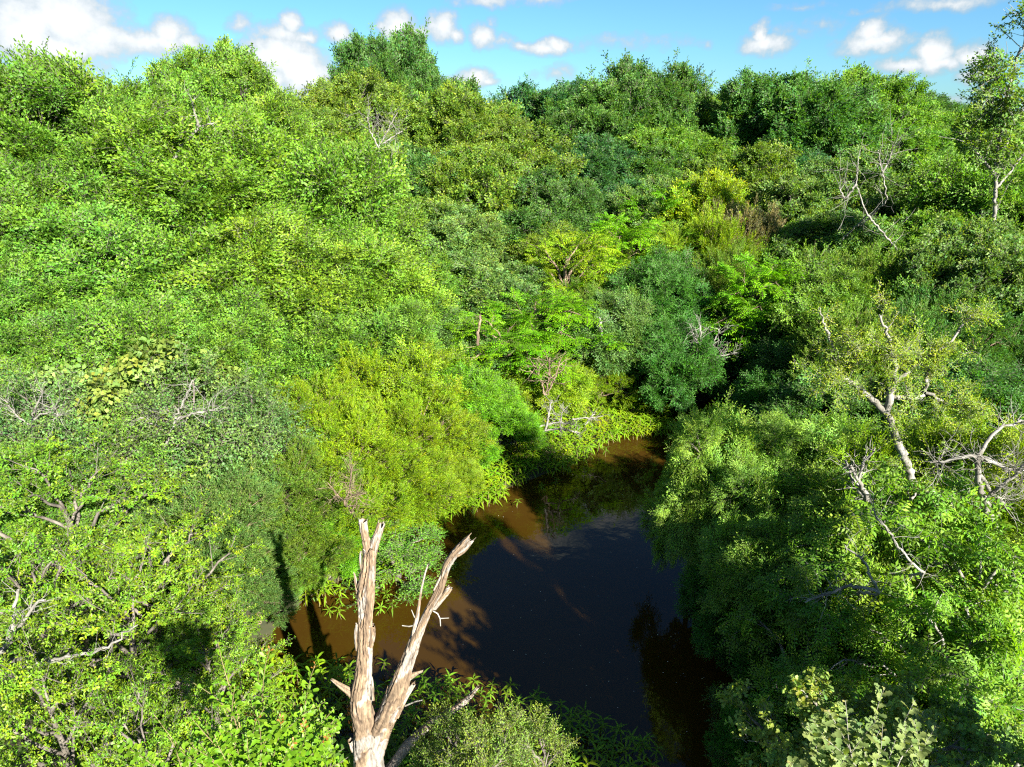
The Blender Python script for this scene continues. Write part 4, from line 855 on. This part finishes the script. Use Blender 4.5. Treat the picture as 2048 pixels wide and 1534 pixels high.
for _i, _l in enumerate([[(713,1300,3,-.02),(711,1270,4,-.03),(714,1245,2.5,-.02)], [(744,1160,2.5,-.02),(746,1185,4,-.03),(741,1200,2.5,-.02)], [(715,1440,4,-.02),(712,1415,4,-.03),(718,1396,2.5,-.02)], [(746,1400,3,-.02),(745,1372,4,-.03),(742,1350,2,-.02)],
   [(826,1318,2.5,-.02),(832,1300,3.4,-.04),(838,1282,2,-.02)], [(776,1400,3,-.02),(785,1378,4,-.03),(793,1362,2,-.02)], [(723,1140,2.4,-.02),(719,1120,3,-.03),(722,1100,1.6,-.01)], [(868,1180,2,-.02),(878,1160,3,-.03),(884,1148,1.6,-.02)], [(905,1128,2,-.01),(900,1112,2.6,-.02),(908,1098,1.4,-.01)]]):
    sn('bark_strip', _l, 60 + _i, sides=10, step=.02, jag=.03, grey=.1, rough=1.6)
def twig(parent, lst, D, m=None):
    mb = MB(); pts, rad = path(lst, D); tube(mb, pts, rad, 5); me = mb.mesh('twig', [m or BARKW]); return link('twig', me, parent)
twig(snag, [(831,1250,1.6),(818,1253,1.5),(804,1251,1)], SD); twig(snag, [(866,1222,1.6),(875,1227,1.5),(880,1237,1.3),(881,1252,1)], SD); twig(snag, [(880,1237,1.3),(898,1236,1)], SD); twig(snag, [(830,1237,1.3),(823,1220,1)], SD)
twig(snag, [(810,1412,1.8),(828,1404,1.6),(845,1400,1)], SD)
o = sn('lower_limb', [(745,1590,15,.1),(783,1534,13,.1),(811,1496,12,.1),(838,1467,10,.1),(873,1438,8,.1),(908,1420,8,.12),(936,1399,6.5,.13),(960,1369,3,.15)], 51, sides=36, jag=.05, grey=.35)
o['label'] = 'grey lower limb leaning out to the right'
for ch in snag.children: ch.location = -Vector(snag_base)
snag.location = snag_base

# ------------------------------------------------------------------ limbs, bare shrubs, sparse trees placed by hand
def wander(rng, p, d, ln, n, wob=.25, g=0.0):
    pts = [p]; d = nrm(d)
    for i in range(n): d = nrm(d + rng.normal(0, wob, 3) + [0, 0, g]); pts.append(pts[-1] + d * ln / n)
    return np.array(pts)
def limbtree(name, label, cat, D, limbs, seed, ntw=40, twl=.5, bark=BARKW, temps=None, col=None, nspr=0, size=.5, jitterD=.25, sub=2, twr=.006, leafm=LEAF, group=None, bias=(0, -.2, .3), foliage_name='crown'):
    rng = R_(seed); wood = MB(); tips = []
    first = None
    for li, lst in enumerate(limbs):
        pts, rad = path([(q[0], q[1], q[2], (q[3] if len(q) > 3 else jitterD * math.sin(li * 2.3) * i / len(lst))) for i, q in enumerate(lst)], D)
        if first is None: first = pts[0]
        if cat == 'branch' and li == 0: pts = np.concatenate([[pts[0] + [0, 1.3, -.9]], pts]); rad = np.concatenate([rad[:1], rad]); rad = rad * .68
        pts, rad, _ = resample(pts, rad, .06); pts[1:-1] += rng.normal(0, .012, (len(pts) - 2, 3)); tube(wood, pts, rad, 8)
        for k in range(max(2, int(ntw / len(limbs)))):
            i = int(len(pts) * (.25 + .74 * rng.random() ** .8)); i = min(i, len(pts) - 2); tg = nrm(pts[i + 1] - pts[i])
            d = tg * .5 + rng.normal(0, .6, 3) + bias; w = wander(rng, pts[i], d, twl * rng.uniform(.4, 1.2), 5); tube(wood, w, np.linspace(min(twr, rad[i] * .6), twr * .35, 6), 4)
            tips.append(w[2:])
            for s in range(sub):
                j = rng.integers(1, 5); w2 = wander(rng, w[j], nrm(w[j] - w[j - 1]) + rng.normal(0, .7, 3), twl * rng.uniform(.2, .5), 3); tube(wood, w2, np.linspace(twr * .6, twr * .25, 4), 3); tips.append(w2[1:])
    base = Vector(first); base.z = max(float(gz(base.x, base.y)), -.2)
    root = bpy.data.objects.new(name, None); scene.collection.objects.link(root); root.location = base; tag(root, label, cat, group)
    t_ = link('trunk' if len(limbs) and cat == 'tree' else 'branches', wood.mesh('branches', [bark], True), root, -base)
    if temps:
        tp = np.concatenate(tips); ix = rng.integers(0, len(tp), nspr); pp = tp[ix]; mb = MB()
        scatter(mb, temps, pp, rng.normal(0, .6, (nspr, 3)) + [0, -.1, .25], rng.normal(0, .5, (nspr, 3)) + [.1, -.3, .8], size * rng.uniform(.6, 1.2, nspr), rng, None, .12, .12)
        c = link(foliage_name, mb.mesh('crown', [leafm, bark]), root, -base); c.color = (*col, 1)
    return root
limbtree('hackberry_tree', 'sparse lichened tree with grey forked limbs and thin yellow leaves', 'tree', 8.5, [
  [(1880,1120,11),(1858,1040,9.5),(1832,985,8.5),(1812,930,8),(1796,885,7.5),(1780,845,7),(1772,825,6.5)],
  [(1772,825,7),(1745,800,6),(1715,772,5.5),(1690,757,5),(1677,750,4),(1676,722,3.5),(1662,685,3),(1650,650,2.4),(1640,615,1.6)],
  [(1772,825,7),(1780,800,7),(1779,785,6),(1787,765,5.5),(1790,740,5),(1783,700,4),(1775,665,3),(1760,630,2)],
  [(1782,792,5.5),(1768,788,5),(1790,770,4.5),(1818,742,4),(1850,715,3.5),(1885,695,3),(1920,660,2),(1940,630,1.5)],
  [(1781,790,5),(1805,797,5),(1830,796,5),(1852,786,4.5),(1853,745,3),(1862,720,2)],
  [(1852,786,3.5),(1880,800,3),(1920,825,2)], [(1676,750,2.5),(1662,738,1.5)], [(1783,700,3),(1745,690,2),(1710,690,1.2)]],
  11, ntw=80, twl=.42, twr=.004, temps=SML, col=(.170, .250, .014), nspr=1000, size=.60, bark=BARKW)
limbtree('dead_shrub', 'bleached bare branches tangled at the right edge', 'shrub', 7.4, [
  [(1990,1060,8),(1968,1000,6.5),(1952,940,5.5),(1955,915,5)], [(1955,915,4.5),(1920,915,3.5),(1880,922,2),(1860,925,1.2)], [(1955,915,5),(1990,925,4),(2040,945,3)],
  [(1955,915,4.5),(1975,880,3.5),(2010,850,3),(2060,840,2)], [(1960,950,4),(1985,985,4),(2010,1010,3)], [(1970,1000,4),(2020,960,3.5),(2070,900,3)]], 12, ntw=100, twl=.45, sub=4, twr=.0045)
limbtree('dead_shrub', 'forked pale grey stem standing alone among green pecans', 'shrub', 7.9, [
  [(1760,1040,6),(1735,1000,5),(1715,960,4),(1700,930,3)], [(1745,1015,4),(1722,985,3.5),(1702,955,3),(1690,920,2)], [(1715,960,3),(1728,920,2.4),(1750,895,1.5)]], 13, ntw=36, twl=.3)
limbtree('dead_shrub', 'small grey dead shrub in the dark hollow', 'shrub', 18.2, [
  [(1408,728,2.4),(1402,690,1.8),(1400,650,1)], [(1408,728,2.4),(1425,690,1.6),(1440,655,1)], [(1410,725,2),(1440,712,1.6),(1475,705,1)], [(1406,700,1.6),(1385,665,1)]], 14, ntw=50, twl=.6, sub=3, twr=.007)
limbtree('poplar_tree', 'tall windswept poplar with a white trunk at the right edge', 'tree', 19.5, [
  [(1985,560,4.4),(1986,480,4),(1990,400,3.6),(1996,300,3),(2008,220,2.4),(2022,160,2),(2040,95,1.2)],
  [(1990,350,3.5),(1965,320,2.6),(1940,290,1.6)], [(1992,330,3.5),(2020,270,2.6),(2044,220,1.8)], [(2008,220,3),(1998,180,2),(1990,135,1.2)], [(1990,380,3),(2030,330,2),(2060,290,1.5)], [(2030,120,2.5),(2050,90,2),(2075,60,1)], [(1998,280,3),(1985,240,2),(1983,200,1)]],
  15, ntw=120, twl=.9, temps=BRO, col=(.11, .20, .03), nspr=620, size=.85, twr=.012, bias=(-.25, 0, .5))
limbtree('dead_branch', 'pale bare limb leaning through the elms high on the left', 'branch', 21.0, [[(335,332,5),(352,312,5),(368,288,4.5),(385,268,4),(398,255,3.5)], [(398,255,3),(392,232,2),(385,205,1.2)], [(398,255,2.5),(412,250,2),(428,246,1)]], 16, ntw=14, twl=.6, twr=.010, jitterD=0)
limbtree('dead_branch', 'grey twiggy branches in the olive oak near the skyline', 'branch', 25.0, [[(755,300,2.4),(775,262,2),(795,225,1.2)], [(757,295,2),(740,262,1.6),(735,235,1)], [(760,290,2),(785,275,1.4),(805,262,1)]], 17, ntw=36, twl=1.1, sub=3, twr=.007, jitterD=0)
limbtree('dead_branch', 'forked white limbs in the grey-green tree on the right slope', 'branch', 20.5, [[(1735,430,2.2),(1722,395,2),(1712,365,1.7),(1715,330,1.3),(1720,300,.9)], [(1712,368,2.4),(1690,400,2),(1678,375,1.4)], [(1735,430,2),(1770,470,1.8),(1795,500,1.4)]], 18, ntw=30, twl=1.0, sub=2, twr=.007, jitterD=0)
limbtree('dead_branch', 'white stem rising beside the forked limbs on the right slope', 'branch', 20.5, [[(1775,400,2),(1768,360,1.7),(1762,330,2),(1756,300,1.3)], [(1765,345,2),(1780,320,1.4),(1786,290,1)]], 19, ntw=26, twl=1.0, sub=2, twr=.007, jitterD=0)
limbtree('dead_shrub', 'bare silvery twigs sprouting from the big thorny shrub', 'shrub', 11.3, [[(330,900,3),(345,850,2.4),(370,800,1.8),(385,760,1.2)], [(340,870,2.4),(310,850,2),(280,835,1.2)], [(350,840,2.4),(390,825,2),(430,820,1.2)], [(330,890,2.4),(290,905,1.8),(255,900,1)]], 20, ntw=70, twl=.5, sub=3, twr=.0045)
limbtree('dead_shrub', 'bare grey twigs at the left edge above the water oaks', 'shrub', 11.0, [[(60,860,2.4),(70,820,2),(85,780,1.2)], [(60,850,2),(30,830,1.6),(10,800,1)], [(62,840,2),(95,825,1.6),(125,830,1)]], 21, ntw=45, twl=.5, sub=3, twr=.0045)
limbtree('dead_shrub', 'brown bare stems under the bush with the lime top', 'shrub', 16.6, [[(1090,790,1.8),(1080,755,1.4),(1065,725,1)], [(1092,790,1.8),(1098,750,1.4),(1100,715,1)], [(1095,790,1.8),(1112,750,1.4),(1122,715,1)]], 22, ntw=50, twl=.5, twr=.010, bark=BARKR)
limbtree('brush_pile', 'heap of dead sticks on the far side of the pond', 'brush', 15.4, [[(1070,855,2),(1110,845,1.6),(1150,848,1)], [(1080,865,2),(1120,856,1.6),(1160,866,1)], [(1090,860,2.4),(1098,825,2),(1104,800,1.4)], [(1120,862,2),(1122,835,1.6),(1126,815,1)], [(1060,870,1.6),(1035,880,1.2),(1010,895,.8)]], 23, ntw=90, twl=.35, sub=3, twr=.005)
limbtree('brush_pile', 'fallen grey sticks at the edge of the green plant mat', 'brush', 16.6, [[(1145,838,1.6),(1175,836,1.2),(1205,833,.8)], [(1170,850,1.4),(1180,836,1.2),(1190,828,.8)]], 24, ntw=16, twl=.35, twr=.006)
limbtree('dead_branch', 'brown dead twigs showing through the yellow junipers', 'branch', 10.4, [[(690,1010,1.8),(672,985,1.4),(655,965,1)], [(690,1010,1.8),(700,970,1.4),(705,935,1)], [(685,1000,1.4),(720,985,1)]], 25, ntw=70, twl=.35, sub=3, twr=.005, bark=BARKR)
limbtree('dead_branch', 'curved pale branch crossing the lower left water oak', 'branch', 5.7, [[(40,1335,5),(90,1325,5),(140,1312,4.5),(175,1308,4.5),(205,1300,4),(240,1275,3),(275,1250,2)]], 26, ntw=20, twl=.25, twr=.004, jitterD=0)
limbtree('dead_branch', 'pale bare fork showing at the left edge', 'branch', 6.0, [[(-20,1330,9),(10,1290,8),(28,1240,6),(36,1180,4)], [(12,1290,5),(35,1255,4),(60,1215,3),(90,1200,2)]], 27, ntw=24, twl=.3, twr=.004, jitterD=0)
limbtree('dead_branch', 'long pale branches drooping through the pecan leaves', 'branch', 6.4, [[(1760,1190,4),(1740,1150,3.5),(1722,1115,3),(1690,1090,2)], [(1758,1185,3.5),(1700,1170,3),(1660,1185,2.4),(1610,1205,1.4)]], 28, ntw=36, twl=.35, sub=2, twr=.004)
limbtree('dead_branch', 'long pale branch slanting up to the left behind the pecans', 'branch', 6.5, [[(1850,1150,4),(1810,1110,3.5),(1790,1080,3),(1760,1040,2.4),(1740,1020,1.6)]], 31, ntw=22, twl=.35, sub=2, twr=.004)
limbtree('dead_branch', 'thin angled pale branch over the shaded junipers', 'branch', 6.4, [[(1740,1330,2.6),(1690,1318,2.2),(1660,1335,1.8),(1635,1355,1)], [(1692,1318,1.8),(1678,1345,1)]], 32, ntw=8, twl=.25, sub=1, twr=.0035)
limbtree('tree_stem', 'dark bare trunk below the lime sumac', 'stem', 17.4, [[(955,690,3.5),(957,660,3),(960,630,2.5)]], 29, ntw=6, twl=.4, twr=.008, bark=BARKR)
limbtree('tree_stem', 'pale small trunk left of the hollow', 'stem', 18.2, [[(1202,690,3),(1203,665,2.6),(1200,635,2)]], 30, ntw=6, twl=.4, twr=.008)

# ------------------------------------------------------------------ young oak in front, leaf by leaf
rng = R_(77)
def leafmesh(name, ll, lw, prof, m, n=3, sd=0):
    out = []
    for k in range(n):
        mb = MB(); w = lw * (1 + .15 * (k - 1)); obovate(mb, np.zeros((1, 3)), np.array([[1., 0, 0]]), np.array([[0, .08 * (k - 1), 1.]]), ll, w, np.ones((1, 3)), prof); out.append(mb.mesh(name, [m], True))
    return out
OB = ((0, .05), (.12, .10), (.45, .38), (.62, .85), (.74, .92), (.84, 1.0), (.94, .8), (1, .30))
LB = ((0, .08), (.15, .35), (.32, .85), (.45, .45), (.62, 1.0), (.74, .7), (.88, .85), (1, .2))
def leafy(name, label, D, hub, shoots, leafL, leafW, prof, col, tipcol, seed, nparts=300, gap=.020, bark=TWIGG, top_only=.75, group=None, nrand=0, box=None, Dj=.25, lmat=LEAFG):
    """a young tree whose nearest leaves are separate objects"""
    rng = R_(seed); wood = MB(); Ls = []
    hb = P(hub[0], hub[1], D); g = float(gz(hb.x, hb.y)); base = Vector((hb.x, hb.y, g))
    tube(wood, wander(rng, np.array([hb.x, hb.y, g - .2]), np.array([0, 0, 1.]), hb.z - g + .2, 6, .02), np.linspace(.05, .02, 7), 8)
    sh = [(a, b_, True) for a, b_ in shoots]
    for i in range(nrand):
        sh.append(((hub[0] + rng.normal(0, 40), hub[1] - 20), (rng.uniform(box[0], box[2]), rng.uniform(box[1], box[3])), False))
    for a, tip, main in sh:
        p0 = np.array(P(a[0], a[1], D + rng.uniform(-Dj, Dj) * .6)); p1 = np.array(P(tip[0], tip[1], D + rng.uniform(-Dj, Dj))); v = p1 - p0; ln = np.linalg.norm(v)
        tube(wood, bez(np.array(hb), np.array(hb) * .5 + p0 * .5, p0, p0, 4), np.linspace(.010, .005, 4), 5)
        q = bez(p0, p0 + v * .3 + rng.normal(0, .05 * ln, 3), p0 + v * .7 + rng.normal(0, .05 * ln, 3), p1, 8); tube(wood, q, np.linspace(.005, .0016, 8), 5)
        s0 = max(0, 1 - top_only) if main else .15; n = max(5, int(ln * (1 - s0) / gap)); u = s0 + (1 - s0) * (np.arange(n) + .5) / n
        f = u * 7; i = np.minimum(f.astype(int), 6); w = (f - i)[:, None]; pp = q[i] * (1 - w) + q[i + 1] * w; tg = nrm(q[i + 1] - q[i])
        r = np.arange(n) * 2.4 + rng.random() * 6; o = nrm(np.cross(tg, [.2, 1, .1])); qq = np.cross(tg, o); sdv = o * np.cos(r)[:, None] + qq * np.sin(r)[:, None]
        d = nrm(tg * (.45 + .4 * u[:, None]) + sdv + rng.normal(0, .12, (n, 3))); up = tg + sdv * -.1 + np.array([.1, -.35, .5]) + rng.normal(0, .25, (n, 3))
        sc = rng.uniform(.6, 1.05, n) * np.where(u > .90, .42, 1); tipm = (u > .90) & (main | (rng.random() < .3))
        for k in range(n): Ls.append((pp[k], d[k], up[k], sc[k], bool(tipm[k])))
    eye = np.array([0, 0, CAM_Z])
    Ls.sort(key=lambda t: np.linalg.norm(t[0] - eye) - t[3] * .35 - (t[0][2] - base.z) * .35)
    root = bpy.data.objects.new(name, None); scene.collection.objects.link(root); root.location = base; tag(root, label, 'tree', group)
    link('trunk', wood.mesh('stems', [bark], True), root, -base)
    lm = leafmesh('leaf', leafL, leafW, prof, lmat)
    for i, (p, d, up, s, tp) in enumerate(Ls[:nparts]):
        o = link('leaf', lm[i % 3], root); x = Vector(d).normalized(); y = Vector(up).cross(x).normalized(); z = x.cross(y)
        o.matrix_local = Matrix.Translation(Vector(p) - base) @ Matrix((x, y, z)).transposed().to_4x4() @ Matrix.Scale(s, 4)
        j = rng.uniform(.75, 1.3); yl = rng.uniform(-.1, .15); c = tipcol if tp else col; o.color = (c[0] * j * (1 + yl), c[1] * j, c[2] * j, 1)
    rest = Ls[nparts:]
    if rest:
        mb = MB(); n = len(rest); T = leaftint(rng, n, .16, .1)
        obovate(mb, np.array([t[0] for t in rest]), np.array([t[1] for t in rest]), np.array([t[2] for t in rest]), leafL * np.array([t[3] for t in rest]), leafW, T, prof[::2] if len(prof) % 2 else (prof[0], prof[2], prof[4], prof[5], prof[7]))
        o = link('foliage', mb.mesh('foliage', [lmat]), root, -base); o.color = (*col, 1); tag(o, kind='stuff')
    return root
leafy('young_oak', 'young glossy oak with orange-tipped shoots, nearest the viewer at bottom', 3.05, (520, 1640), [((480,1480),(436,1284)), ((560,1500),(524,1302)), ((560,1500),(540,1296)), ((600,1480),(631,1328)), ((470,1440),(387,1366)), ((420,1534),(309,1430)), ((380,1560),(230,1488)), ((640,1560),(657,1470)),
   ((470,1500),(470,1372)), ((540,1480),(500,1395)), ((600,1520),(585,1400)), ((560,1540),(650,1440)), ((450,1540),(412,1440)), ((520,1540),(515,1430)), ((600,1560),(628,1480)), ((420,1560),(360,1500)), ((370,1560),(332,1470))],
   .060, .024, OB, (.092, .190, .008), (.22, .10, .02), 5, nrand=110, box=(380, 1400, 690, 1570), Dj=.35, gap=.015)
leafy('post_oak', 'pale lobed-leaf oak in the bottom right, leaves turned to the sun', 4.1, (1740, 1660), [((1700,1500),(1655,1420)), ((1740,1500),(1770,1375)), ((1780,1500),(1830,1400)), ((1680,1540),(1600,1500)), ((1660,1560),(1580,1525)), ((1700,1500),(1690,1400)), ((1800,1520),(1860,1450)), ((1840,1560),(1900,1490))],
   .085, .055, LB, (.135, .190, .058), (.19, .20, .07), 6, nrand=52, box=(1590, 1410, 1880, 1560), Dj=.45, gap=.026, bark=BARKW, lmat=LEAF)

# ------------------------------------------------------------------ smartweed standing in the water
LAN = ((0, .12), (.3, 1), (.62, .72), (1, .04))
def lance(mb, rng, n, h, ll, lw, drp=.45):
    tube(mb, [[0, 0, -.15], [.01, 0, h * .5], [0, 0, h]], [.005, .004, .003], 4, 1, (.5, .8, .3))
    a = np.arange(n) * 2.4 + rng.random() * 6; z = h - (np.arange(n) / n) ** 1.5 * h * .55; e = .55 - .7 * np.arange(n) / n
    d = np.stack([np.cos(a) * np.cos(e), np.sin(a) * np.cos(e), np.sin(e)], 1); base = np.stack([0 * a, 0 * a, z], 1)
    return base, d
def arch_leaf(mb, base, d, ll, lw, T, drp=.5):
    base = np.asarray(base); d = nrm(d); s = nrm(np.cross([0, 0, 1.], d)); n = len(base); ll = np.broadcast_to(ll, (n,))[:, None]; rows = []
    for t, w in LAN:
        c = base + d * ll * t + np.array([0, 0, -1.]) * ll * drp * t * t; rows += [c - s * lw * w * .5 + [0, 0, .12 * lw * w], c, c + s * lw * w * .5 + [0, 0, .12 * lw * w]]
    V = np.stack(rows, 1); k = len(LAN); F = [[r * 3 + c, r * 3 + c + 1, r * 3 + c + 4, r * 3 + c + 3] for r in range(k - 1) for c in (0, 1)]
    mb.add(V.reshape(-1, 3), (np.arange(n)[:, None, None] * 3 * k + np.array(F)[None]).reshape(-1, 4), np.repeat(T, 3 * k, 0), 0)
rng = R_(91); WEED = []
for v in range(6):
    mb = MB(); n = int(rng.integers(9, 13)); b_, d_ = lance(mb, rng, n, .22, .1, .02); stem_only = MB(); lance(stem_only, R_(1), 4, .22, .1, .02)
    arch_leaf(mb, b_, d_, .125 * rng.uniform(.75, 1.15, n), .024, leaftint(rng, n, .12, .08)); WEED.append((mb.arrays(), mb.mesh('water_plant', [LEAF, TWIGG]), b_, d_, n))
sm_ = MB(); tube(sm_, [[0, 0, -.15], [.01, 0, .11], [0, 0, .22]], [.005, .004, .003], 4, 0, (.5, .8, .3)); STEM = sm_.mesh('stem', [TWIGG])
lf_ = []
for k in range(3):
    mb = MB(); arch_leaf(mb, np.zeros((1, 3)), np.array([[1., 0, .0]]), .125, .022 + .003 * k, np.ones((1, 3)), .35 + .15 * k); lf_.append(mb.mesh('leaf', [LEAF], True))
def inpoly(x, y, poly):
    c = False; j = len(poly) - 1
    for i in range(len(poly)):
        xi, yi = poly[i]; xj, yj = poly[j]
        if (yi > y) != (yj > y) and x < (xj - xi) * (y - yi) / (yj - yi) + xi: c = not c
        j = i
    return c
spots = []
def mat_(poly, n, zmax, mind, hot=None):
    px0, px1 = min(p[0] for p in poly), max(p[0] for p in poly); wp = [(W(*p).x, W(*p).y) for p in poly]
    x0, x1 = min(p[0] for p in wp), max(p[0] for p in wp); y0, y1 = min(p[1] for p in wp), max(p[1] for p in wp); got = []; tries = 0
    while len(got) < n and tries < n * 60:
        tries += 1; x, y = rng.uniform(x0, x1), rng.uniform(y0, y1)
        if not inpoly(x, y, wp): continue
        if any((x - a) ** 2 + (y - b_) ** 2 < mind ** 2 for a, b_, _ in got): continue
        got.append((x, y, rng.random() * zmax))
    spots.extend(got)
mat_([(380,1370),(520,1345),(600,1332),(690,1362),(760,1400),(800,1450),(830,1560),(300,1700),(250,1500)], 260, .16, .10)
mat_([(760,1400),(850,1395),(900,1385),(960,1400),(1000,1440),(1080,1440),(1140,1480),(1220,1500),(1310,1540),(1340,1620),(800,1620)], 150, .12, .13)
mat_([(960,1395),(1050,1420),(1110,1420),(1180,1460),(1300,1500),(1310,1540),(1180,1500),(1080,1450)], 30, .10, .16)
nb = len(spots)
for p in [(678,1336),(757,1223),(785,1223),(777,1193),(807,1191),(680,1209),(683,1230),(661,1228),(770,1343),(793,1358),(849,1372),(896,1365),(985,1383),(1014,1388),(1037,1414),(1077,1407),(1094,1414),(1165,1445),(1207,1459),(1246,1473),(1034,1008),(1085,975),(1110,968),(905,1385),(870,1392),(700,1350),(723,1338),(1170,948),(1210,905)]:
    w_ = W(p[0], p[1] + 8, 0); spots.append((w_.x, w_.y, 0.0))
mat_([(925,1005),(985,1000),(1040,975),(1070,955),(1140,948),(1200,905),(1235,885),(1280,880),(1335,872),(1350,785),(1240,775),(1150,795),(1110,820),(1050,865),(960,915),(900,955)], 900, .30, .10)
mat_([(790,1095),(870,1062),(960,1022),(1010,1000),(1000,965),(920,980),(840,1015),(780,1055)], 130, .12, .10)
mat_([(590,1250),(640,1220),(700,1195),(790,1180),(850,1110),(900,1050),(850,1050),(700,1130),(600,1180)], 60, .12, .12)
spots = [(x, y, z, (x * x + y * y + 60) ** .5) for x, y, z in spots]; spots.sort(key=lambda t: t[3])
def wherelab(x, y, z):
    return None
ORD = ['first', 'second', 'third', 'fourth', 'fifth', 'sixth', 'seventh', 'eighth', 'ninth', 'tenth', 'eleventh', 'twelfth', 'thirteenth', 'fourteenth', 'fifteenth', 'sixteenth', 'seventeenth']
LONE = {}; zs = {}
for x, y, z, _ in spots:
    if z == 0.0:
        zn = 'standing in shade along the far left bank' if y > 12.5 else ('standing in brown water just past the dead tree' if y > 9.6 else ('standing in water around the foot of the dead tree' if x < snag_base.x + 1.2 else 'standing alone on black water off the near shore'))
        zs.setdefault(zn, []).append((x / (y * .937 + 2.8), x, y))
for zn, l_ in zs.items():
    for i_, (_q, x, y) in enumerate(sorted(l_)): LONE[(round(x, 4), round(y, 4))] = (zn, i_)
wcol = lambda: (lambda j, q: (.105 * j * (1 + q), .215 * j, .012 * j * (1 - q), 1))(rng.uniform(.8, 1.2), rng.uniform(-.15, .25))
vis = lambda x, y: abs(x) < (y * .937 + 2.8) * .76
iso = [(x, y, z, 0.) for x, y, z, _ in spots if z == 0.0]
near = iso + [t for t in spots if t[2] != 0.0 and vis(t[0], t[1]) and W(1024, 1534).y - .25 < t[1]]; nset = set(near); other = [t for t in spots if t[2] != 0.0 and t not in nset]
for i, (x, y, z, _) in enumerate(near[:300]):
    zg = max(0.0, float(gz(x, y))) + z; k = i % 6; s = rng.uniform(.8, 1.35); c = wcol()
    if z == 0.0:
        zone, rank = LONE[(round(x, 4), round(y, 4))]; grp = 'lone water plants in the open pond'
        lab = ORD[rank] + ' whorled plant from the left ' + zone
    elif y > 9.5: lab = 'small whorled water plant at the left bank beyond the dead tree'; grp = 'water plants along the left bank'
    elif x < snag_base.x - .1: lab = 'small whorled water plant in the dense mat left of the dead tree'; grp = 'water plants left of the dead tree'
    else: lab = 'small whorled water plant scattered on black water right of the dead tree'; grp = 'water plants right of the dead tree'
    if i < 130:
        root = bpy.data.objects.new('water_plant', None); scene.collection.objects.link(root); root.location = (x, y, zg); root.rotation_euler = (rng.normal(0, .12), rng.normal(0, .12), rng.random() * 6.28); root.scale = (s, s, s); tag(root, lab, 'water plant', grp)
        st = link('stem', STEM, root); b_, d_ = WEED[k][2], WEED[k][3]
        for q in range(WEED[k][4]):
            o = link('leaf', lf_[q % 3], root, b_[q]); dd = d_[q]; o.rotation_euler = (0, -math.asin(dd[2]), math.atan2(dd[1], dd[0])); sc_ = rng.uniform(.8, 1.15); o.scale = (sc_, 1, sc_); j = rng.uniform(.85, 1.15); o.color = (c[0] * j, c[1] * j, c[2] * j, 1)
    else:
        o = link('water_plant', WEED[k][1]); o.location = (x, y, zg); o.rotation_euler = (rng.normal(0, .12), rng.normal(0, .12), rng.random() * 6.28); o.scale = (s, s, s); o.color = c; tag(o, lab, 'water plant', grp)
rest = near[300:] + other
if rest:
    mb = MB(); n = len(rest); A = np.array(rest); zz = np.maximum(-.04, gz(A[:, 0], A[:, 1])) + A[:, 2] * np.clip(shore_dist(A[:, 0], A[:, 1]) * .6, 0, 1); a = rng.random(n) * 6.28
    scatter(mb, [w[0] for w in WEED], np.stack([A[:, 0], A[:, 1], zz], 1), np.stack([np.cos(a), np.sin(a), 0 * a], 1), rng.normal(0, .12, (n, 3)) + [0, 0, 1], rng.uniform(1.25, 1.9, n), rng, None, .14, .16)
    o = link('water_plant_mat', mb.mesh('water_plant_mat', [LEAF, TWIGG])); o.color = (.150, .255, .008, 1); tag(o, 'dense green mat of water plants reaching into the pond head', 'water plants', kind='stuff')
# specks floating on the water
mb = MB(); n = 130; px = rng.uniform(900, 1420, n); py = rng.uniform(960, 1500, n); pp = np.array([tuple(W(a, b_)) for a, b_ in zip(px, py)])
ok = shore_dist(pp[:, 0], pp[:, 1]) < -.1; pp = pp[ok]; n = len(pp); r_ = rng.uniform(.003, .010, n)[:, None]; a = rng.random(n)[:, None] * 3
c1 = np.concatenate([np.cos(a), np.sin(a), 0 * a], 1) * r_; c2 = np.concatenate([-np.sin(a), np.cos(a), 0 * a], 1) * r_ * .7; pp[:, 2] = .004
mb.add(np.stack([pp - c1, pp - c2, pp + c1, pp + c2], 1).reshape(-1, 3), np.arange(n * 4).reshape(-1, 4)[:, ::-1])
mS, n_, l_, b_ = mat('pale_petal'); b_.inputs['Base Color'].default_value = (.6, .58, .45, 1); b_.inputs['Roughness'].default_value = .7
tag(link('floating_specks', mb.mesh('floating_specks', [mS])), 'pale petals and seeds scattered over the dark water', 'petals', kind='stuff')
print('TRIS', TRIS, 'objects', len(scene.objects))
